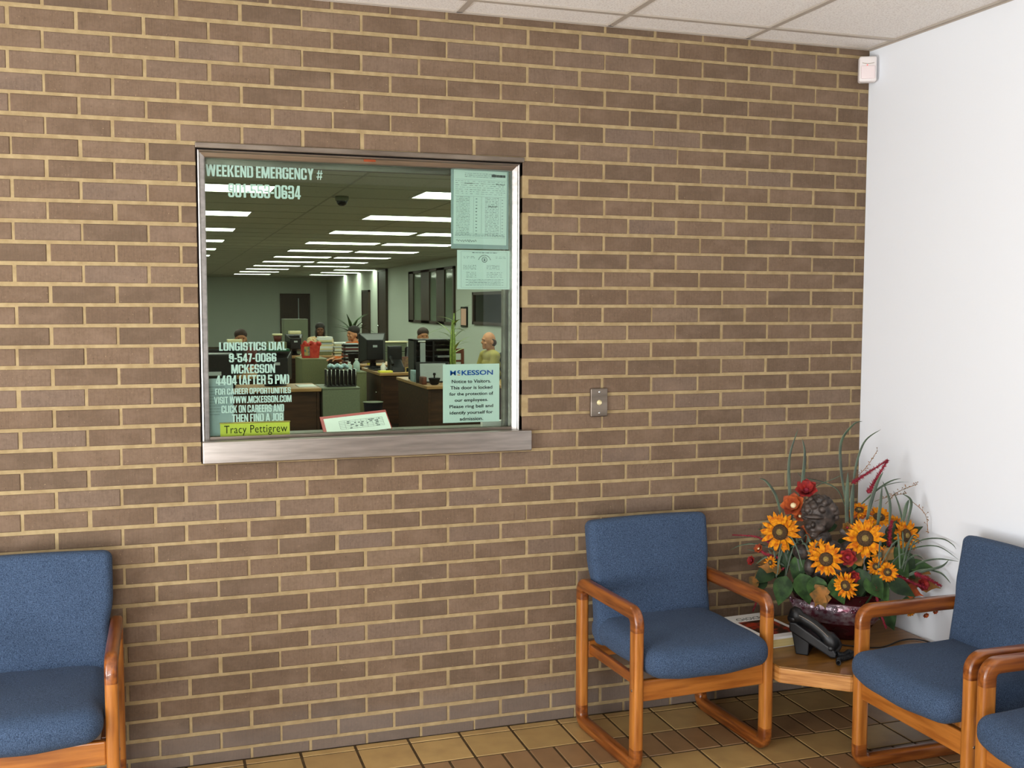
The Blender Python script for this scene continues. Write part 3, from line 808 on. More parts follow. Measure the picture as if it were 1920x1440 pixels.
# ------------------------------------------------------------------ door bell and motion sensor
b = thing('door_bell', 'steel push-button plate on the brick wall right of the window', 'door bell', (-1.136, -.0015, 1.167))
bevel(MB().box((-.0345, -.012, 0), (.0345, 0, .108)).build('plate', M['steel_dark'], b), .003)
MB().lathe([(.010, 0), (.010, .003), (.0065, .004), (.0065, .011), (.005, .013)], 20, xf=Matrix.Translation((0, -.012, .054)) @ Matrix.Rotation(pi / 2, 4, 'X')).build('push_button', M['cream'], b)
for z in (.014, .094):
    MB().lathe([(.0042, 0), (.0042, .0015), (.002, .002)], 12, xf=Matrix.Translation((0, -.012, z)) @ Matrix.Rotation(pi / 2, 4, 'X')).build('screw', M['wire'], b)
SS = .88
s = thing('motion_sensor', 'white motion sensor mounted high in the corner under the ceiling', 'sensor', (.004, -.044, 2.484), radians(-28))
s.scale = (SS, SS, .93)
bevel(MB().rbox((0, 0, .054), (.078, .05, .108), .010, 4).build('housing', M['white_plastic'], s), .001)
MB().rbox((0, -.022, .040), (.064, .016, .058), .007, 4).build('lens', M['lens'], s)
MB().tube([(-.026 + .0052 * i, -.0252 , .079 - .004 * sin(pi * i / 10)) for i in range(11)], .0016, 6).build('groove', M['tbar'], s)
MB().ell((-.004, -.026, .069), (.003, .002, .003), 10).build('indicator', M['red_led'], s)

# ================================================================== CHAIRS
CW, CD, AH, BT, BH = .555, .483, .575, .037, .048
def arc(cy, cz, r, a0, a1, n=8):
    return [(cy + r * cos(radians(a0 + (a1 - a0) * i / n)), cz + r * sin(radians(a0 + (a1 - a0) * i / n))) for i in range(n + 1)]
def make_chair(label):
    c = thing('waiting_chair', label, 'chair', group='blue waiting room armchairs')
    yr, yf = -BH / 2, -CD + BH / 2
    zt, zb = AH - BH / 2, BH / 2
    R = .036
    for sx in (-1, 1):
        xc = sx * (CW / 2 - BT / 2)
        top = [(yr, .492)] + arc(yr - R, zt - R, R, 0, 90) + [(yr - R - (yr - yf - 2 * R) * i / 6, zt) for i in range(1, 6)] + arc(yf + R, zt - R, R, 90, 180) + [(yf, .492)]
        MB().sweep_yz(top, BT, BH, .011, xc).build('armrest', M['oak_y'], c)
        bot = [(yf, .088)] + arc(yf + R, zb + R, R, 180, 270) + [(yf + R + (yr - yf - 2 * R) * i / 6, zb) for i in range(1, 6)] + arc(yr - R, zb + R, R, 270, 360) + [(yr, .088)]
        MB().sweep_yz(bot, BT, BH, .011, xc).build('runner', M['oak_y'], c)
        for y in (yf, yr):
            MB().sweep_yz([(y, .088), (y, .2), (y, .35), (y, .492)], BT - .0006, BH - .0006, .011, xc).build('leg', M['oak_z'], c)
        bevel(MB().box((xc - sx * .017, -CD + BH, .286), (xc - sx * .035, -BH, .322)).build('side_rail', M['oak_y'], c), .004)
        MB().lathe([(.005, 0), (.005, .002), (.003, .003)], 10, xf=Matrix.Translation((xc + sx * .017, yf, .290)) @ Matrix.Rotation(sx * pi / 2, 4, 'Y')).build('bolt_cap', M['steel_dark'], c)
    hw = CW / 2 - BT
    bevel(MB().box((-hw, -CD + .012, .250), (hw, -CD + .036, .322)).build('front_rail', M['oak_x'], c), .005, 3)
    bevel(MB().box((-hw, -.040, .266), (hw, -.018, .330)).build('rear_rail', M['oak_x'], c), .005)
    # seat: bowed front, crowned top
    sw = CW - 2 * BT - .008
    def seat_def(p):
        q = p.copy()
        tx = q.x / (sw / 2)
        f = max(0.0, (-q.y) / .2525)                    # 0 middle .. 1 front
        q.y -= .034 * (1 - tx * tx) * f ** 3
        k = min(1.0, abs(q.z) / .054)
        if q.z > 0: q.z += (.008 * (1 - tx * tx) - .010 * f ** 3) * k
        else: q.z += (.012 * abs(tx) ** 3 * f - .004 * (1 - tx * tx) * f ** 3) * k
        q.z += .0016 * sin(q.x * 37) * sin(q.y * 29)
        return q
    MB().rbox((0, -.2785, .384), (sw, .505, .108), .046, 6, deform=seat_def).build('seat', M['fabric'], c)
    # back: leaning slab with a soft crown
    th = radians(9)
    bw, bh, bt = sw + .004, .462, .072
    def back_def(p):
        q = p.copy(); tx = q.x / (bw / 2)
        if q.y < 0: q.y -= .008 * (1 - tx * tx)
        q.x *= 1 + .05 * min(1, max(0, (q.z - .005) / .06))
        q.z += .006 * (1 - tx * tx) * (1 if q.z > 0 else 0)
        q.y += .0018 * sin(q.x * 31 + q.z * 17)
        return q
    xf = Matrix.Translation((0, -.106, .338)) @ Matrix.Rotation(-th, 4, 'X') @ Matrix.Translation((0, 0, bh / 2 - .005))
    MB().rbox((0, 0, 0), (bw, bt, bh), .026, 5, deform=back_def, xf=xf).build('backrest', M['fabric'], c)
    return c
ch1 = make_chair('blue armchair against the brick wall beside the corner table'); ch1.location = (-.973, -.053, 0); ch1.rotation_euler = (0, 0, radians(3))
dup(ch1, (-3.128, -.036, 0), 0, 'blue armchair at far left, cut off by the frame edge')
dup(ch1, (.002, -.9825, 0), -pi / 2, 'blue armchair against the white wall next to the flower table')
dup(ch1, (.000, -1.5615, 0), -pi / 2, 'blue armchair at the right frame edge, nearest the camera')

# ================================================================== CORNER TABLE AND WHAT STANDS ON IT
TZ = .320
tb = thing('corner_table', 'low oak corner table between the two blue chairs', 'table', (-.30, -.33, 0))
TP = [(-.680, -.012), (-.663, -.541), (-.477, -.699), (.035, -.699), (.035, -.012)]
TPl = [(x + .30, y + .33) for x, y in TP]
bevel(MB().poly(TPl, TZ - .006, TZ).build('table_top', M['oak_top'], tb), .002)
apr = MB()
for i in range(5):
    (x0, y0), (x1, y1) = TPl[i], TPl[(i + 1) % 5]
    d = Vector((x1 - x0, y1 - y0, 0)); n_ = Vector((d.y, -d.x, 0)).normalized() * -1
    cc = Vector((sum(p[0] for p in TPl) / 5, sum(p[1] for p in TPl) / 5, 0))
    if n_.dot(cc - Vector((x0, y0, 0))) < 0: n_ = -n_
    pts = [(x0, y0), (x1, y1), (x1 + n_.x * .022, y1 + n_.y * .022), (x0 + n_.x * .022, y0 + n_.y * .022)]
    apr.poly(pts, TZ - .060, TZ - .006)
bevel(apr.build('apron', M['oak_apron'], tb), .004)
for (x, y) in ((-.619, -.392), (-.402, -.648), (-.012, -.06), (-.012, -.645)):
    bevel(MB().box((x + .30 - .017, y + .33 - .017, 0), (x + .30 + .017, y + .33 + .017, TZ - .06)).build('leg', M['oak_z'], tb), .004)

# cookbook
c0, c1, c2, c3 = Vector((-.620, -.072, 0)), Vector((-.425, -.058, 0)), Vector((-.446, -.352, 0)), Vector((-.634, -.366, 0))
bk = thing('catalogue', 'thick white paperback with a food photo on its cover lying on the table', 'book', (-.530, -.213, TZ), radians(4.0))
BW, BLn, BTk = .188, .292, .040
MB().box((-BW / 2 + .002, -BLn / 2 + .002, .002), (BW / 2 - .002, BLn / 2 - .002, BTk - .009)).build('pages', M['page_edge'], bk)
bevel(MB().box((-BW / 2, -BLn / 2, BTk - .009), (BW / 2, BLn / 2, BTk)).box((-BW / 2, -BLn / 2, 0), (BW / 2, BLn / 2, .002)).box((-BW / 2, -BLn / 2, 0), (-BW / 2 + .002, BLn / 2, BTk)).build('cover', M['paper'], bk), .001)
MB().box((-BW / 2 + .022, -BLn / 2 + .035, BTk), (BW / 2 - .020, BLn / 2 - .085, BTk + .0006)).build('cover_photo', M['food'], bk)
text('cover_title', 'CHOICES', .125, .030, M['ink'], bk, (.004, BLn / 2 - .072, BTk + .0002), (0, 0, 0), bold=.0)

# telephone: x forward (towards the user), y away from the camera, z up
ph = thing('desk_phone', 'black corded desk phone with coiled cord on the corner table', 'phone', (-.503, -.482, TZ), math.atan2(-.69, .72))
ph.scale = (.86, .86, 1.0)
def pz(x): return .118 - .098 * (x + .085) / .19          # top face of the sloping body
body = MB()
prof = [(-.085, .085), (-.085, .118), (-.06, .118), (.10, .036), (.112, .020), (.112, .006), (.09, .004), (-.01, .05)]
vs = [(x, .000, z) for x, z in prof] + [(x, .165, z) for x, z in prof]; n = len(prof)
body.add(vs, [tuple(range(n)), tuple(range(2 * n - 1, n - 1, -1))] + [(i, (i + 1) % n, n + (i + 1) % n, n + i) for i in range(n)])
bevel(body.build('body', M['black'], ph), .006, 3)
ft = MB()
fp = [(-.080, .100), (.0, .052), (-.004, .0), (-.056, .0)]
vs = [(x, .006, z) for x, z in fp] + [(x, .158, z) for x, z in fp]
ft.add(vs, [(0, 1, 2, 3), (7, 6, 5, 4)] + [(i, (i + 1) % 4, 4 + (i + 1) % 4, 4 + i) for i in range(4)])
bevel(ft.build('stand', M['black'], ph), .004)
hs = MB()
path = []; rad = []
for i in range(17):
    t_ = i / 16; x = -.088 + .2 * t_
    base = .122 - .107 * t_
    path.append((x, .022, base + .024 + .020 * sin(pi * t_))); rad.append(.025 if (t_ < .24 or t_ > .8) else .0175)
rad[0] = .014; rad[-1] = .014
hs.tube(path, rad, 14, flat=1.25)
hs.ell((-.072, .022, .128), (.026, .026, .020), 14); hs.ell((.088, .022, .038), (.022, .026, .018), 14)
hs.build('handset', M['black'], ph)
MB().tube([(-.085 + .2 * i / 16, .002, .122 - .107 * i / 16 + .034 + .020 * sin(pi * i / 16)) for i in range(2, 15)], .0016, 6).build('handset_seam', M['steel_dark'], ph)
kp = MB()
sl_ = Matrix.Translation((0.01, .105, .0805)) @ Matrix.Rotation(radians(27.2), 4, 'Y')
for i in range(4):
    for j in range(3): kp.rbox((.0 + i * .018, -.022 + j * .022, .003), (.013, .016, .006), .002, 2, xf=sl_)
kp.build('keypad', M['steel_dark'], ph)
MB().box((-.05, -.04, .0), (-.024, .045, .003), xf=sl_).build('display', M['white_plastic'], ph)
cd = []; 
ctrl = [Vector((.112, .02, .018)), Vector((.138, .045, .013)), Vector((.150, .085, .013)), Vector((.172, .06, .013)), Vector((.152, .01, .013)), Vector((.128, -.03, .013)), Vector((.132, -.075, .013))]
def cat(pts, n):
    out = []
    P_ = [pts[0]] + pts + [pts[-1]]
    for i in range(1, len(P_) - 2):
        for k in range(n):
            t_ = k / n; a, b_, c_, d_ = P_[i - 1], P_[i], P_[i + 1], P_[i + 2]
            out.append(.5 * ((2 * b_) + (c_ - a) * t_ + (2 * a - 5 * b_ + 4 * c_ - d_) * t_ ** 2 + (3 * b_ - a - 3 * c_ + d_) * t_ ** 3))
    out.append(pts[-1]); return out
cl = cat(ctrl, 90); up_ = Vector((0, 0, 1))
for i, p in enumerate(cl):
    tt = (cl[min(i + 1, len(cl) - 1)] - cl[max(i - 1, 0)]).normalized(); sd = tt.cross(up_).normalized(); a = i * .52
    cd.append(p + sd * cos(a) * .0085 + up_ * sin(a) * .0085)
MB().tube(cd, .0021, 6).build('coiled_cord', M['black'], ph)
# line cord along the table to the wall
lc = cat([Vector((-.36, -.36, TZ + .004)), Vector((-.30, -.43, TZ + .004)), Vector((-.2, -.485, TZ + .004)), Vector((-.07, -.44, TZ + .004)), Vector((.0, -.45, TZ + .004)), Vector((.028, -.54, TZ + .004))], 10)
tag(MB().tube([p - lc[0] for p in lc], .0026, 8).build('phone_cable', M['black'], None, lc[0]), 'thin black cable running over the table towards the white wall', 'cable')

# ------------------------------------------------------------------ flower arrangement
AC = Vector((-.262, -.302, TZ))
AE = Vector((.77, -.64, 0)).normalized()
fa = thing('flower_arrangement', 'autumn arrangement of artificial sunflowers and grasses in a maroon pot', 'flower arrangement', AC)
def L_(p): return Vector(p) - AC
ang = math.atan2(AE.y, AE.x)
pot = MB()
prof = [(.46, 0), (.52, .004), (.60, .03), (.74, .075), (.86, .105), (.90, .135), (.90, .158), (.84, .163), (.86, .172), (.93, .205), (.98, .212), (.95, .214), (.88, .200), (.80, .170), (.6, .165)]
mis = [0, 0, 0, 1, 1, 1, 1, 0, 0, 0, 0, 0, 0, 0, 0]
pot.lathe([(r * .19, z * .86) for r, z in prof], 48, sx=1, sy=.52, mis=mis, xf=Matrix.Rotation(ang, 4, 'Z'))
pot.build('pot', [M['pot_dark'], M['pot_band']], fa)
for k in range(16):
    rs = MB()
    a = 2 * pi * k / 16
    for j in range(6):
        b_ = 2 * pi * j / 6
        q = Vector((.172 * cos(a), .172 * .52 * sin(a), .126)) + Vector((-sin(a), .52 * cos(a), 0)).normalized() * .008 * cos(b_) + Vector((0, 0, .008 * sin(b_)))
        rs.ell(Matrix.Rotation(ang, 3, 'Z') @ q, (.0052, .0052, .0052), 8)
    rs.build('rosette', M['pot_band'], fa)
MB().lathe([(.145, .13), (.14, .15), (.08, .175), (.02, .18)], 20, sx=1, sy=.5, xf=Matrix.Rotation(ang, 4, 'Z')).build('moss', M['leaf_dark'], fa)

def look(d):                                    # matrix turning +Z to d
    return Vector(d).normalized().to_track_quat('Z', 'Y').to_matrix().to_4x4()
rndf = random.Random(12)
def petal(mb, xf, l, w, cup, mi=0):
    n = 5; vs = []
    for i in range(n + 1):
        t_ = i / n
        ww = w * (sin(pi * min(1, t_ * .86 + .14)) ** .75) * (1 if t_ < 1 else 0)
        z = cup * sin(t_ * 2.2) * l
        vs += [(-ww, t_ * l, z), (0, t_ * l, z - .12 * w), (ww, t_ * l, z)]
    fs = []
    for i in range(n):
        for k in range(2): fs.append((i * 3 + k, i * 3 + k + 1, i * 3 + 4 + k, i * 3 + 3 + k))
    mb.add(vs, fs, mi, True, xf)
def sunflower(c, face, r, name='sunflower'):
    c = L_(c); f = Vector(face).normalized(); xf = Matrix.Translation(c) @ look(f)
    pt = MB()
    for ring, (k, l, cup) in enumerate(((15, 1.0, .16), (13, .86, .34))):
        for i in range(k):
            a = 2 * pi * (i + .5 * ring) / k + rndf.uniform(-.09, .09); ll = r * l * rndf.uniform(.62, .72)
            petal(pt, xf @ Matrix.Rotation(a, 4, 'Z') @ Matrix.Translation((0, r * .34, .002 * ring)) @ Matrix.Rotation(rndf.uniform(-.3, .15), 4, 'X'), ll * rndf.uniform(.86, 1.04), r * rndf.uniform(.095, .125), cup * rndf.uniform(.2, 1.5))
    o = pt.build(name, M['petal'], fa, fix=False)
    MB().lathe([(r * .37, -.004), (r * .39, .002), (r * .32, r * .12), (r * .20, r * .15)], 20, xf=xf).build('seed_disc', M['disc'], o)
    MB().ell((0, 0, r * .15), (r * .16, r * .16, r * .06), 12, xf=xf).build('disc_heart', M['disc_mid'], o)
    st = MB().tube([c - f * .004, c - f * .04 + Vector((0, 0, -.02)), Vector((c.x * .6, c.y * .6, .16))], [.003, .004, .004], 6); st.build('stem', M['leaf_dark'], o)
TOCAM = (CAM - (AC + Vector((0, 0, .25)))).normalized()
SIDE = TOCAM.cross(Vector((0, 0, 1))).normalized()   # towards picture left
def fdir(dx, dy):                               # facing, tilted dx to picture right and dy up from the camera direction
    return TOCAM - SIDE * dx * -1 * -1 + Vector((0, 0, dy))
X_R = Vector((-TOCAM.y, TOCAM.x, 0)).normalized()  # picture right
SC = FPX / (CAM - AC).length                    # pixels per metre at the arrangement
for (u, v, d, rpx, dx, dy) in [(1463, 998, .45, 37, -.25, .0), (1622, 1010, .50, 36, .05, .1), (1549, 1049, .55, 31, -.05, .15), (1534, 1033, .50, 22, -.2, .3),
                               (1698, 1004, .40, 30, .9, .0), (1664, 1073, .55, 18, .2, .0), (1643, 1062, .52, 17, .0, -.2), (1586, 1098, .58, 24, -.55, -.25),
                               (1611, 957, .38, 20, .1, 1.3), (1648, 970, .36, 26, .2, 1.2), (1680, 985, .34, 20, .8, .6), (1652, 1040, .48, 18, .1, -.1),
                               (1445, 1055, .48, 13, -.6, .0), (1708, 1148, .40, 10, .5, -.9)]:
    sunflower(PN(u, v, d), fdir(dx, dy), rpx / SC)

def leafmesh(c, direction, normal, l, w, lobes=0, cup=.15):
    d = Vector(direction).normalized(); nrm = Vector(normal); nrm = (nrm - d * nrm.dot(d)).normalized(); s_ = d.cross(nrm)
    mb = MB(); n = 8; vs = []
    for i in range(n + 1):
        t_ = i / n; ww = w * sin(pi * t_ ** .7) if i not in (0, n) else .0008
        if lobes: ww *= 1 + .42 * sin(t_ * pi * 2 * lobes)
        ctr = Vector(c) + d * l * t_ + nrm * (-.35 * l * t_ * t_)
        vs += [ctr - s_ * ww + nrm * cup * ww, ctr - s_ * ww * .5 , ctr - nrm * cup * .2 * w, ctr + s_ * ww * .5, ctr + s_ * ww + nrm * cup * ww]
    fs = []
    for i in range(n):
        for k in range(4): fs.append((i * 5 + k, i * 5 + k + 1, i * 5 + 6 + k, i * 5 + 5 + k))
    mb.add(vs, fs, 0, True); return mb
# broad leaves around the rim: (u, v, dist, length px, width px, direction right, up, material, lobes)
for (u, v, d, lp, wp, dx, dz, mt_, lb) in [
    (1475, 1080, .50, 60, 24, -.2, -.7, 'leaf', 0), (1500, 1075, .52, 62, 26, .3, -.8, 'leaf', 0), (1530, 1080, .55, 56, 24, .1, -.9, 'leaf', 0), (1455, 1065, .46, 55, 22, -.8, -.5, 'leaf_dark', 0),
    (1560, 1085, .55, 52, 22, .4, -.7, 'leaf', 0), (1610, 1065, .55, 54, 26, .1, -.9, 'leaf_dark', 0), (1625, 1080, .55, 50, 24, .5, -.6, 'leaf', 0), (1660, 1030, .46, 66, 30, .5, -.5, 'leaf', 0),
    (1680, 1035, .44, 60, 26, .6, -.7, 'leaf_dark', 0), (1500, 1040, .46, 60, 20, -.1, -.8, 'leaf', 0), (1480, 1030, .44, 60, 18, -.4, -.7, 'leaf_dark', 0), (1520, 1045, .46, 62, 16, .2, -.9, 'leaf', 0),
    (1650, 1125, .46, 62, 24, .45, -.8, 'leaf_dark', 0), (1690, 1125, .42, 46, 18, .7, -.2, 'leaf', 0), (1600, 1040, .48, 46, 20, -.3, -.6, 'leaf', 0), (1580, 1075, .54, 46, 20, -.1, -.8, 'leaf_dark', 0),
    (1440, 1090, .46, 44, 18, -.9, -.3, 'leaf_dark', 0), (1700, 1090, .42, 60, 20, .9, .0, 'autumn', 2), (1545, 1098, .57, 44, 20, -.3, -.7, 'autumn', 2), (1535, 1100, .58, 44, 18, .3, -.8, 'autumn', 2),
    (1620, 1050, .52, 50, 18, -.9, .0, 'autumn', 2), (1650, 1055, .50, 42, 18, .3, .5, 'autumn', 2), (1465, 1070, .48, 44, 14, -.8, .2, 'autumn', 2), (1680, 1100, .46, 50, 18, .7, -.1, 'rust_petal', 2),
    (1505, 985, .42, 40, 14, .3, -.9, 'rust_petal', 2), (1590, 965, .38, 46, 16, .8, .2, 'rust_petal', 2), (1570, 985, .40, 52, 14, -.8, -.2, 'leaf_dark', 0), (1430, 1078, .46, 40, 16, -.7, -.6, 'autumn', 2),
    (1640, 1085, .52, 50, 20, .4, -.6, 'leaf', 0), (1665, 1090, .50, 54, 20, .8, -.3, 'leaf_dark', 0), (1490, 1005, .40, 60, 14, .1, -.9, 'leaf_dark', 0), (1600, 1000, .42, 60, 18, .2, -.9, 'leaf_dark', 0),
    (1700, 1060, .42, 46, 16, .8, .1, 'leaf', 0), (1575, 1020, .42, 60, 20, .1, -.9, 'leaf_dark', 0), (1640, 1000, .42, 60, 22, .3, -.8, 'leaf_dark', 0)]:
    dr = -SIDE * -1 * dx * -1 + Vector((0, 0, dz)) + TOCAM * .25
    leafmesh(L_(PN(u, v, d)), dr, TOCAM + Vector((0, 0, .5)), lp * .86 / SC, wp * .72 / SC, lb).build('leaf', M[mt_], fa, fix=False)

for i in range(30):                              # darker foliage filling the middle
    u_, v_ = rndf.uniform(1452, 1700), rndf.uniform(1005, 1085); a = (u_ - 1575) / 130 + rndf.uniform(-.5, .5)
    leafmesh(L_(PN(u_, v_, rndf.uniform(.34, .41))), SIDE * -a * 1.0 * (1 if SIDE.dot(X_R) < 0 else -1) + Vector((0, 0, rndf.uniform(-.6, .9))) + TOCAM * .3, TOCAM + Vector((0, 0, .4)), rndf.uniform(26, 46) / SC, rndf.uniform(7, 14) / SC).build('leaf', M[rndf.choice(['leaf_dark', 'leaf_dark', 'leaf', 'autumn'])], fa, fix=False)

def blade(pts, w, name='grass_blade'):
    """ribbon through picture points given with their depth"""
    ps = cat([L_(PN(*p)) for p in pts], 8); mb = MB(); vs = []; n = len(ps)
    for i, p in enumerate(ps):
        t_ = i / (n - 1); tt = (ps[min(i + 1, n - 1)] - ps[max(i - 1, 0)]).normalized()
        s_ = tt.cross(TOCAM).normalized(); nn = s_.cross(tt)
        ww = w / SC / 2 * (min(1, .55 + 1.2 * t_) * (1 - t_ ** 3) + .03)
        ww *= .82; vs += [p - s_ * ww + nn * ww * .3, p - s_ * ww * .62, p, p + s_ * ww * .45, p + s_ * ww + nn * ww * .3]
    for i in range(n - 1):
        for k in range(4):
            mb.add([vs[i * 5 + k], vs[i * 5 + k + 1], vs[i * 5 + 6 + k], vs[i * 5 + 5 + k]], [(0, 1, 2, 3)], 1 if k in (0,) else 0, True)
    return mb.build(name, [M['blade'], M['blade_pale']], fa, fix=False)
for pts, w in [
    ([(1486, 1000, .42), (1481, 930, .40), (1480, 860, .38), (1497, 803, .36)], 7), ([(1494, 970, .42), (1505, 900, .40), (1509, 850, .38), (1504, 822, .37)], 7),
    ([(1590, 960, .40), (1578, 890, .38), (1577, 830, .36), (1600, 796, .33), (1617, 790, .32)], 6), ([(1600, 960, .40), (1602, 890, .38), (1620, 830, .36), (1652, 805, .34)], 5),
    ([(1588, 1000, .42), (1588, 930, .40), (1590, 885, .39)], 9), ([(1598, 990, .44), (1597, 940, .44), (1600, 905, .43)], 8),
    ([(1624, 985, .44), (1632, 945, .43), (1645, 905, .42), (1656, 885, .41)], 8), ([(1645, 990, .44), (1650, 950, .43), (1654, 910, .42)], 7),
    ([(1668, 985, .42), (1668, 940, .40), (1655, 902, .39)], 6), ([(1693, 985, .38), (1686, 950, .36), (1675, 920, .35)], 4),
    ([(1692, 980, .40), (1699, 950, .39), (1704, 937, .38)], 8), ([(1700, 985, .40), (1708, 950, .39), (1706, 935, .38), (1692, 926, .37)], 6),
    ([(1615, 945, .40), (1645, 918, .37), (1670, 902, .35), (1690, 897, .33)], 4), ([(1620, 940, .40), (1650, 915, .37), (1680, 905, .34), (1706, 904, .32)], 2),
    ([(1466, 975, .42), (1455, 930, .39), (1437, 903, .37), (1424, 897, .36)], 6),
    ([(1585, 950, .40), (1570, 918, .36), (1540, 903, .34), (1505, 895, .33), (1495, 885, .32)], 3), ([(1495, 940, .40), (1530, 912, .37), (1570, 895, .35), (1590, 880, .34)], 2),
    ([(1700, 1030, .42), (1730, 1012, .40), (1765, 1010, .38), (1785, 1020, .37), (1793, 1030, .37)], 3), ([(1690, 1040, .42), (1720, 1026, .40), (1760, 1025, .38), (1798, 1050, .37)], 3),
    ([(1700, 1075, .44), (1725, 1055, .42), (1760, 1048, .41), (1798, 1053, .40)], 4), ([(1700, 1080, .46), (1735, 1070, .45), (1765, 1062, .44), (1779, 1050, .43)], 6),
    ([(1740, 1068, .44), (1765, 1075, .43), (1783, 1094, .43)], 4), ([(1690, 1085, .46), (1720, 1072, .45), (1750, 1066, .44)], 7),
    ([(1450, 1030, .44), (1420, 1020, .42), (1390, 1022, .40), (1365, 1033, .38)], 3), ([(1450, 1045, .44), (1425, 1035, .42), (1400, 1030, .40)], 3),
    ([(1455, 1050, .46), (1435, 1045, .45), (1415, 1060, .44)], 4), ([(1480, 1060, .46), (1470, 1030, .44), (1462, 1005, .42)], 5), ([(1496, 1060, .46), (1492, 1030, .44), (1486, 1000, .42)], 5),
    ([(1510, 1060, .46), (1512, 1030, .44), (1515, 1000, .42)], 5), ([(1470, 1060, .46), (1455, 1050, .45), (1440, 1030, .44)], 5)]:
    blade(pts, w)

for i in range(34):                              # the dense tuft of thin grass low in the arrangement
    left_ = i < 20
    u0 = rndf.uniform(1455, 1530) if left_ else rndf.uniform(1640, 1700)
    v0 = rndf.uniform(1062, 1085); a = rndf.uniform(-1, 1); d0 = rndf.uniform(.44, .54); h_ = rndf.uniform(35, 75)
    u1 = u0 + (a * 30 if left_ else abs(a) * 45 - 6)
    blade([(u0, v0, d0), ((u0 + u1) / 2, v0 - h_ * .65, d0 - .01), (u1, v0 - h_, d0 - .02), (u1 + (u1 - u0) * .5, v0 - h_ * 1.02 + abs(u1 - u0) * .3, d0 - .03)], rndf.uniform(2.5, 4.5))
def spike(pts, r, name='amaranth_spike'):
    ps = cat([L_(PN(*p)) for p in pts], 14); mb = MB(); n = len(ps); rr = r / SC
    mb.tube(ps, [rr * .35 * (1 - .6 * i / n) for i in range(n)], 6)
    for i, p in enumerate(ps):
        t_ = i / (n - 1); tt = (ps[min(i + 1, n - 1)] - ps[max(i - 1, 0)]).normalized(); o_ = tt.orthogonal().normalized()
        for k in range(9):
            q = Quaternion(tt, rndf.uniform(0, 2 * pi)) @ o_; ln = rr * (1.1 - .5 * t_) * rndf.uniform(.6, 1.1)
            b_ = p + tt * rndf.uniform(-.004, .004); sdv = q.cross(tt) * rr * .16
            mb.add([b_ - sdv, b_ + sdv, b_ + tt * rr * .25, b_ + q * ln + tt * ln * .6], [(0, 1, 3), (1, 2, 3), (2, 0, 3)])
    return mb.build(name, M['burgundy'], fa, fix=False)
for pts, r in [([(1598, 906, .40), (1625, 888, .38), (1662, 864, .36)], 6), ([(1628, 924, .40), (1643, 898, .38), (1663, 865, .35)], 7), ([(1668, 1025, .46), (1668, 1000, .45), (1672, 978, .44)], 6),
               ([(1445, 1018, .43), (1415, 1006, .41), (1375, 1003, .39)], 4), ([(1470, 1065, .47), (1445, 1083, .46), (1430, 1108, .46)], 4), ([(1422, 1118, .44), (1418, 1130, .44), (1412, 1145, .44)], 3.5),
               ([(1715, 1075, .46), (1740, 1085, .45), (1763, 1098, .44)], 6), ([(1636, 1088, .54), (1642, 1105, .55), (1645, 1125, .55)], 5), ([(1648, 1140, .50), (1655, 1160, .50), (1661, 1176, .50)], 4),
               ([(1680, 1080, .48), (1705, 1090, .47), (1735, 1102, .46)], 6), ([(1420, 1030, .44), (1440, 1040, .45), (1460, 1046, .46)], 5)]:
    spike(pts, r)
def blossom(c, face, r, mt_, k=7, name='blossom'):
    xf = Matrix.Translation(L_(c)) @ look(face); mb = MB()
    for ring in range(2):
        for i in range(k):
            a = 2 * pi * (i + .5 * ring) / k
            petal(mb, xf @ Matrix.Rotation(a, 4, 'Z') @ Matrix.Translation((0, r * .1, 0)) @ Matrix.Rotation(.35 + .45 * ring, 4, 'X'), r * .95, r * .42, .3)
    o = mb.build(name, M[mt_], fa, fix=False)
    MB().ell((0, 0, r * .2), (r * .25, r * .25, r * .25), 10, xf=xf).build('blossom_heart', M['cream'] if mt_ == 'rust_petal' else M['burgundy'], o)
for (u, v, d, rp, dx, dy, mt_) in [(1512, 922, .40, 22, .0, .6, 'red_petal'), (1489, 950, .43, 24, -.2, .3, 'rust_petal'), (1590, 1046, .53, 17, .0, .1, 'red_petal'), (1411, 1052, .44, 10, -.8, .2, 'red_petal'),
                                   (1588, 990, .44, 11, .2, .2, 'autumn'), (1500, 968, .42, 12, .0, .1, 'rust_petal'), (1685, 1092, .46, 14, .3, .2, 'red_petal'), (1728, 1096, .44, 13, .5, .1, 'red_petal'),
                                   (1600, 1080, .55, 12, .1, -.2, 'red_petal'), (1735, 1152, .40, 6, .4, -.6, 'rust_petal'), (1752, 1145, .40, 6, .6, -.4, 'rust_petal'), (1424, 1030, .44, 10, -.6, .5, 'rust_petal')]:
    blossom(PN(u, v, d), fdir(dx, dy), rp / SC, mt_)
for pts in ([(1660, 945, .36), (1680, 925, .34), (1700, 915, .33), (1720, 908, .32)], [(1640, 940, .36), (1670, 930, .34), (1700, 925, .33)], [(1600, 900, .36), (1625, 875, .34), (1645, 845, .33)], [(1700, 1135, .42), (1730, 1135, .41), (1765, 1130, .40)], [(1710, 940, .36), (1735, 965, .34), (1740, 1000, .34)]):
    ps = cat([L_(PN(*p)) for p in pts], 8); mb = MB().tube(ps, .0011, 5)
    for p in ps[4:]:
        q = p + Vector((rndf.uniform(-.008, .008), rndf.uniform(-.008, .008), rndf.uniform(-.002, .012)))
        mb.tube([p, q], .0006, 4).ell(q, (.0022, .0022, .0022), 6)
    mb.build('twig', M['autumn'], fa)

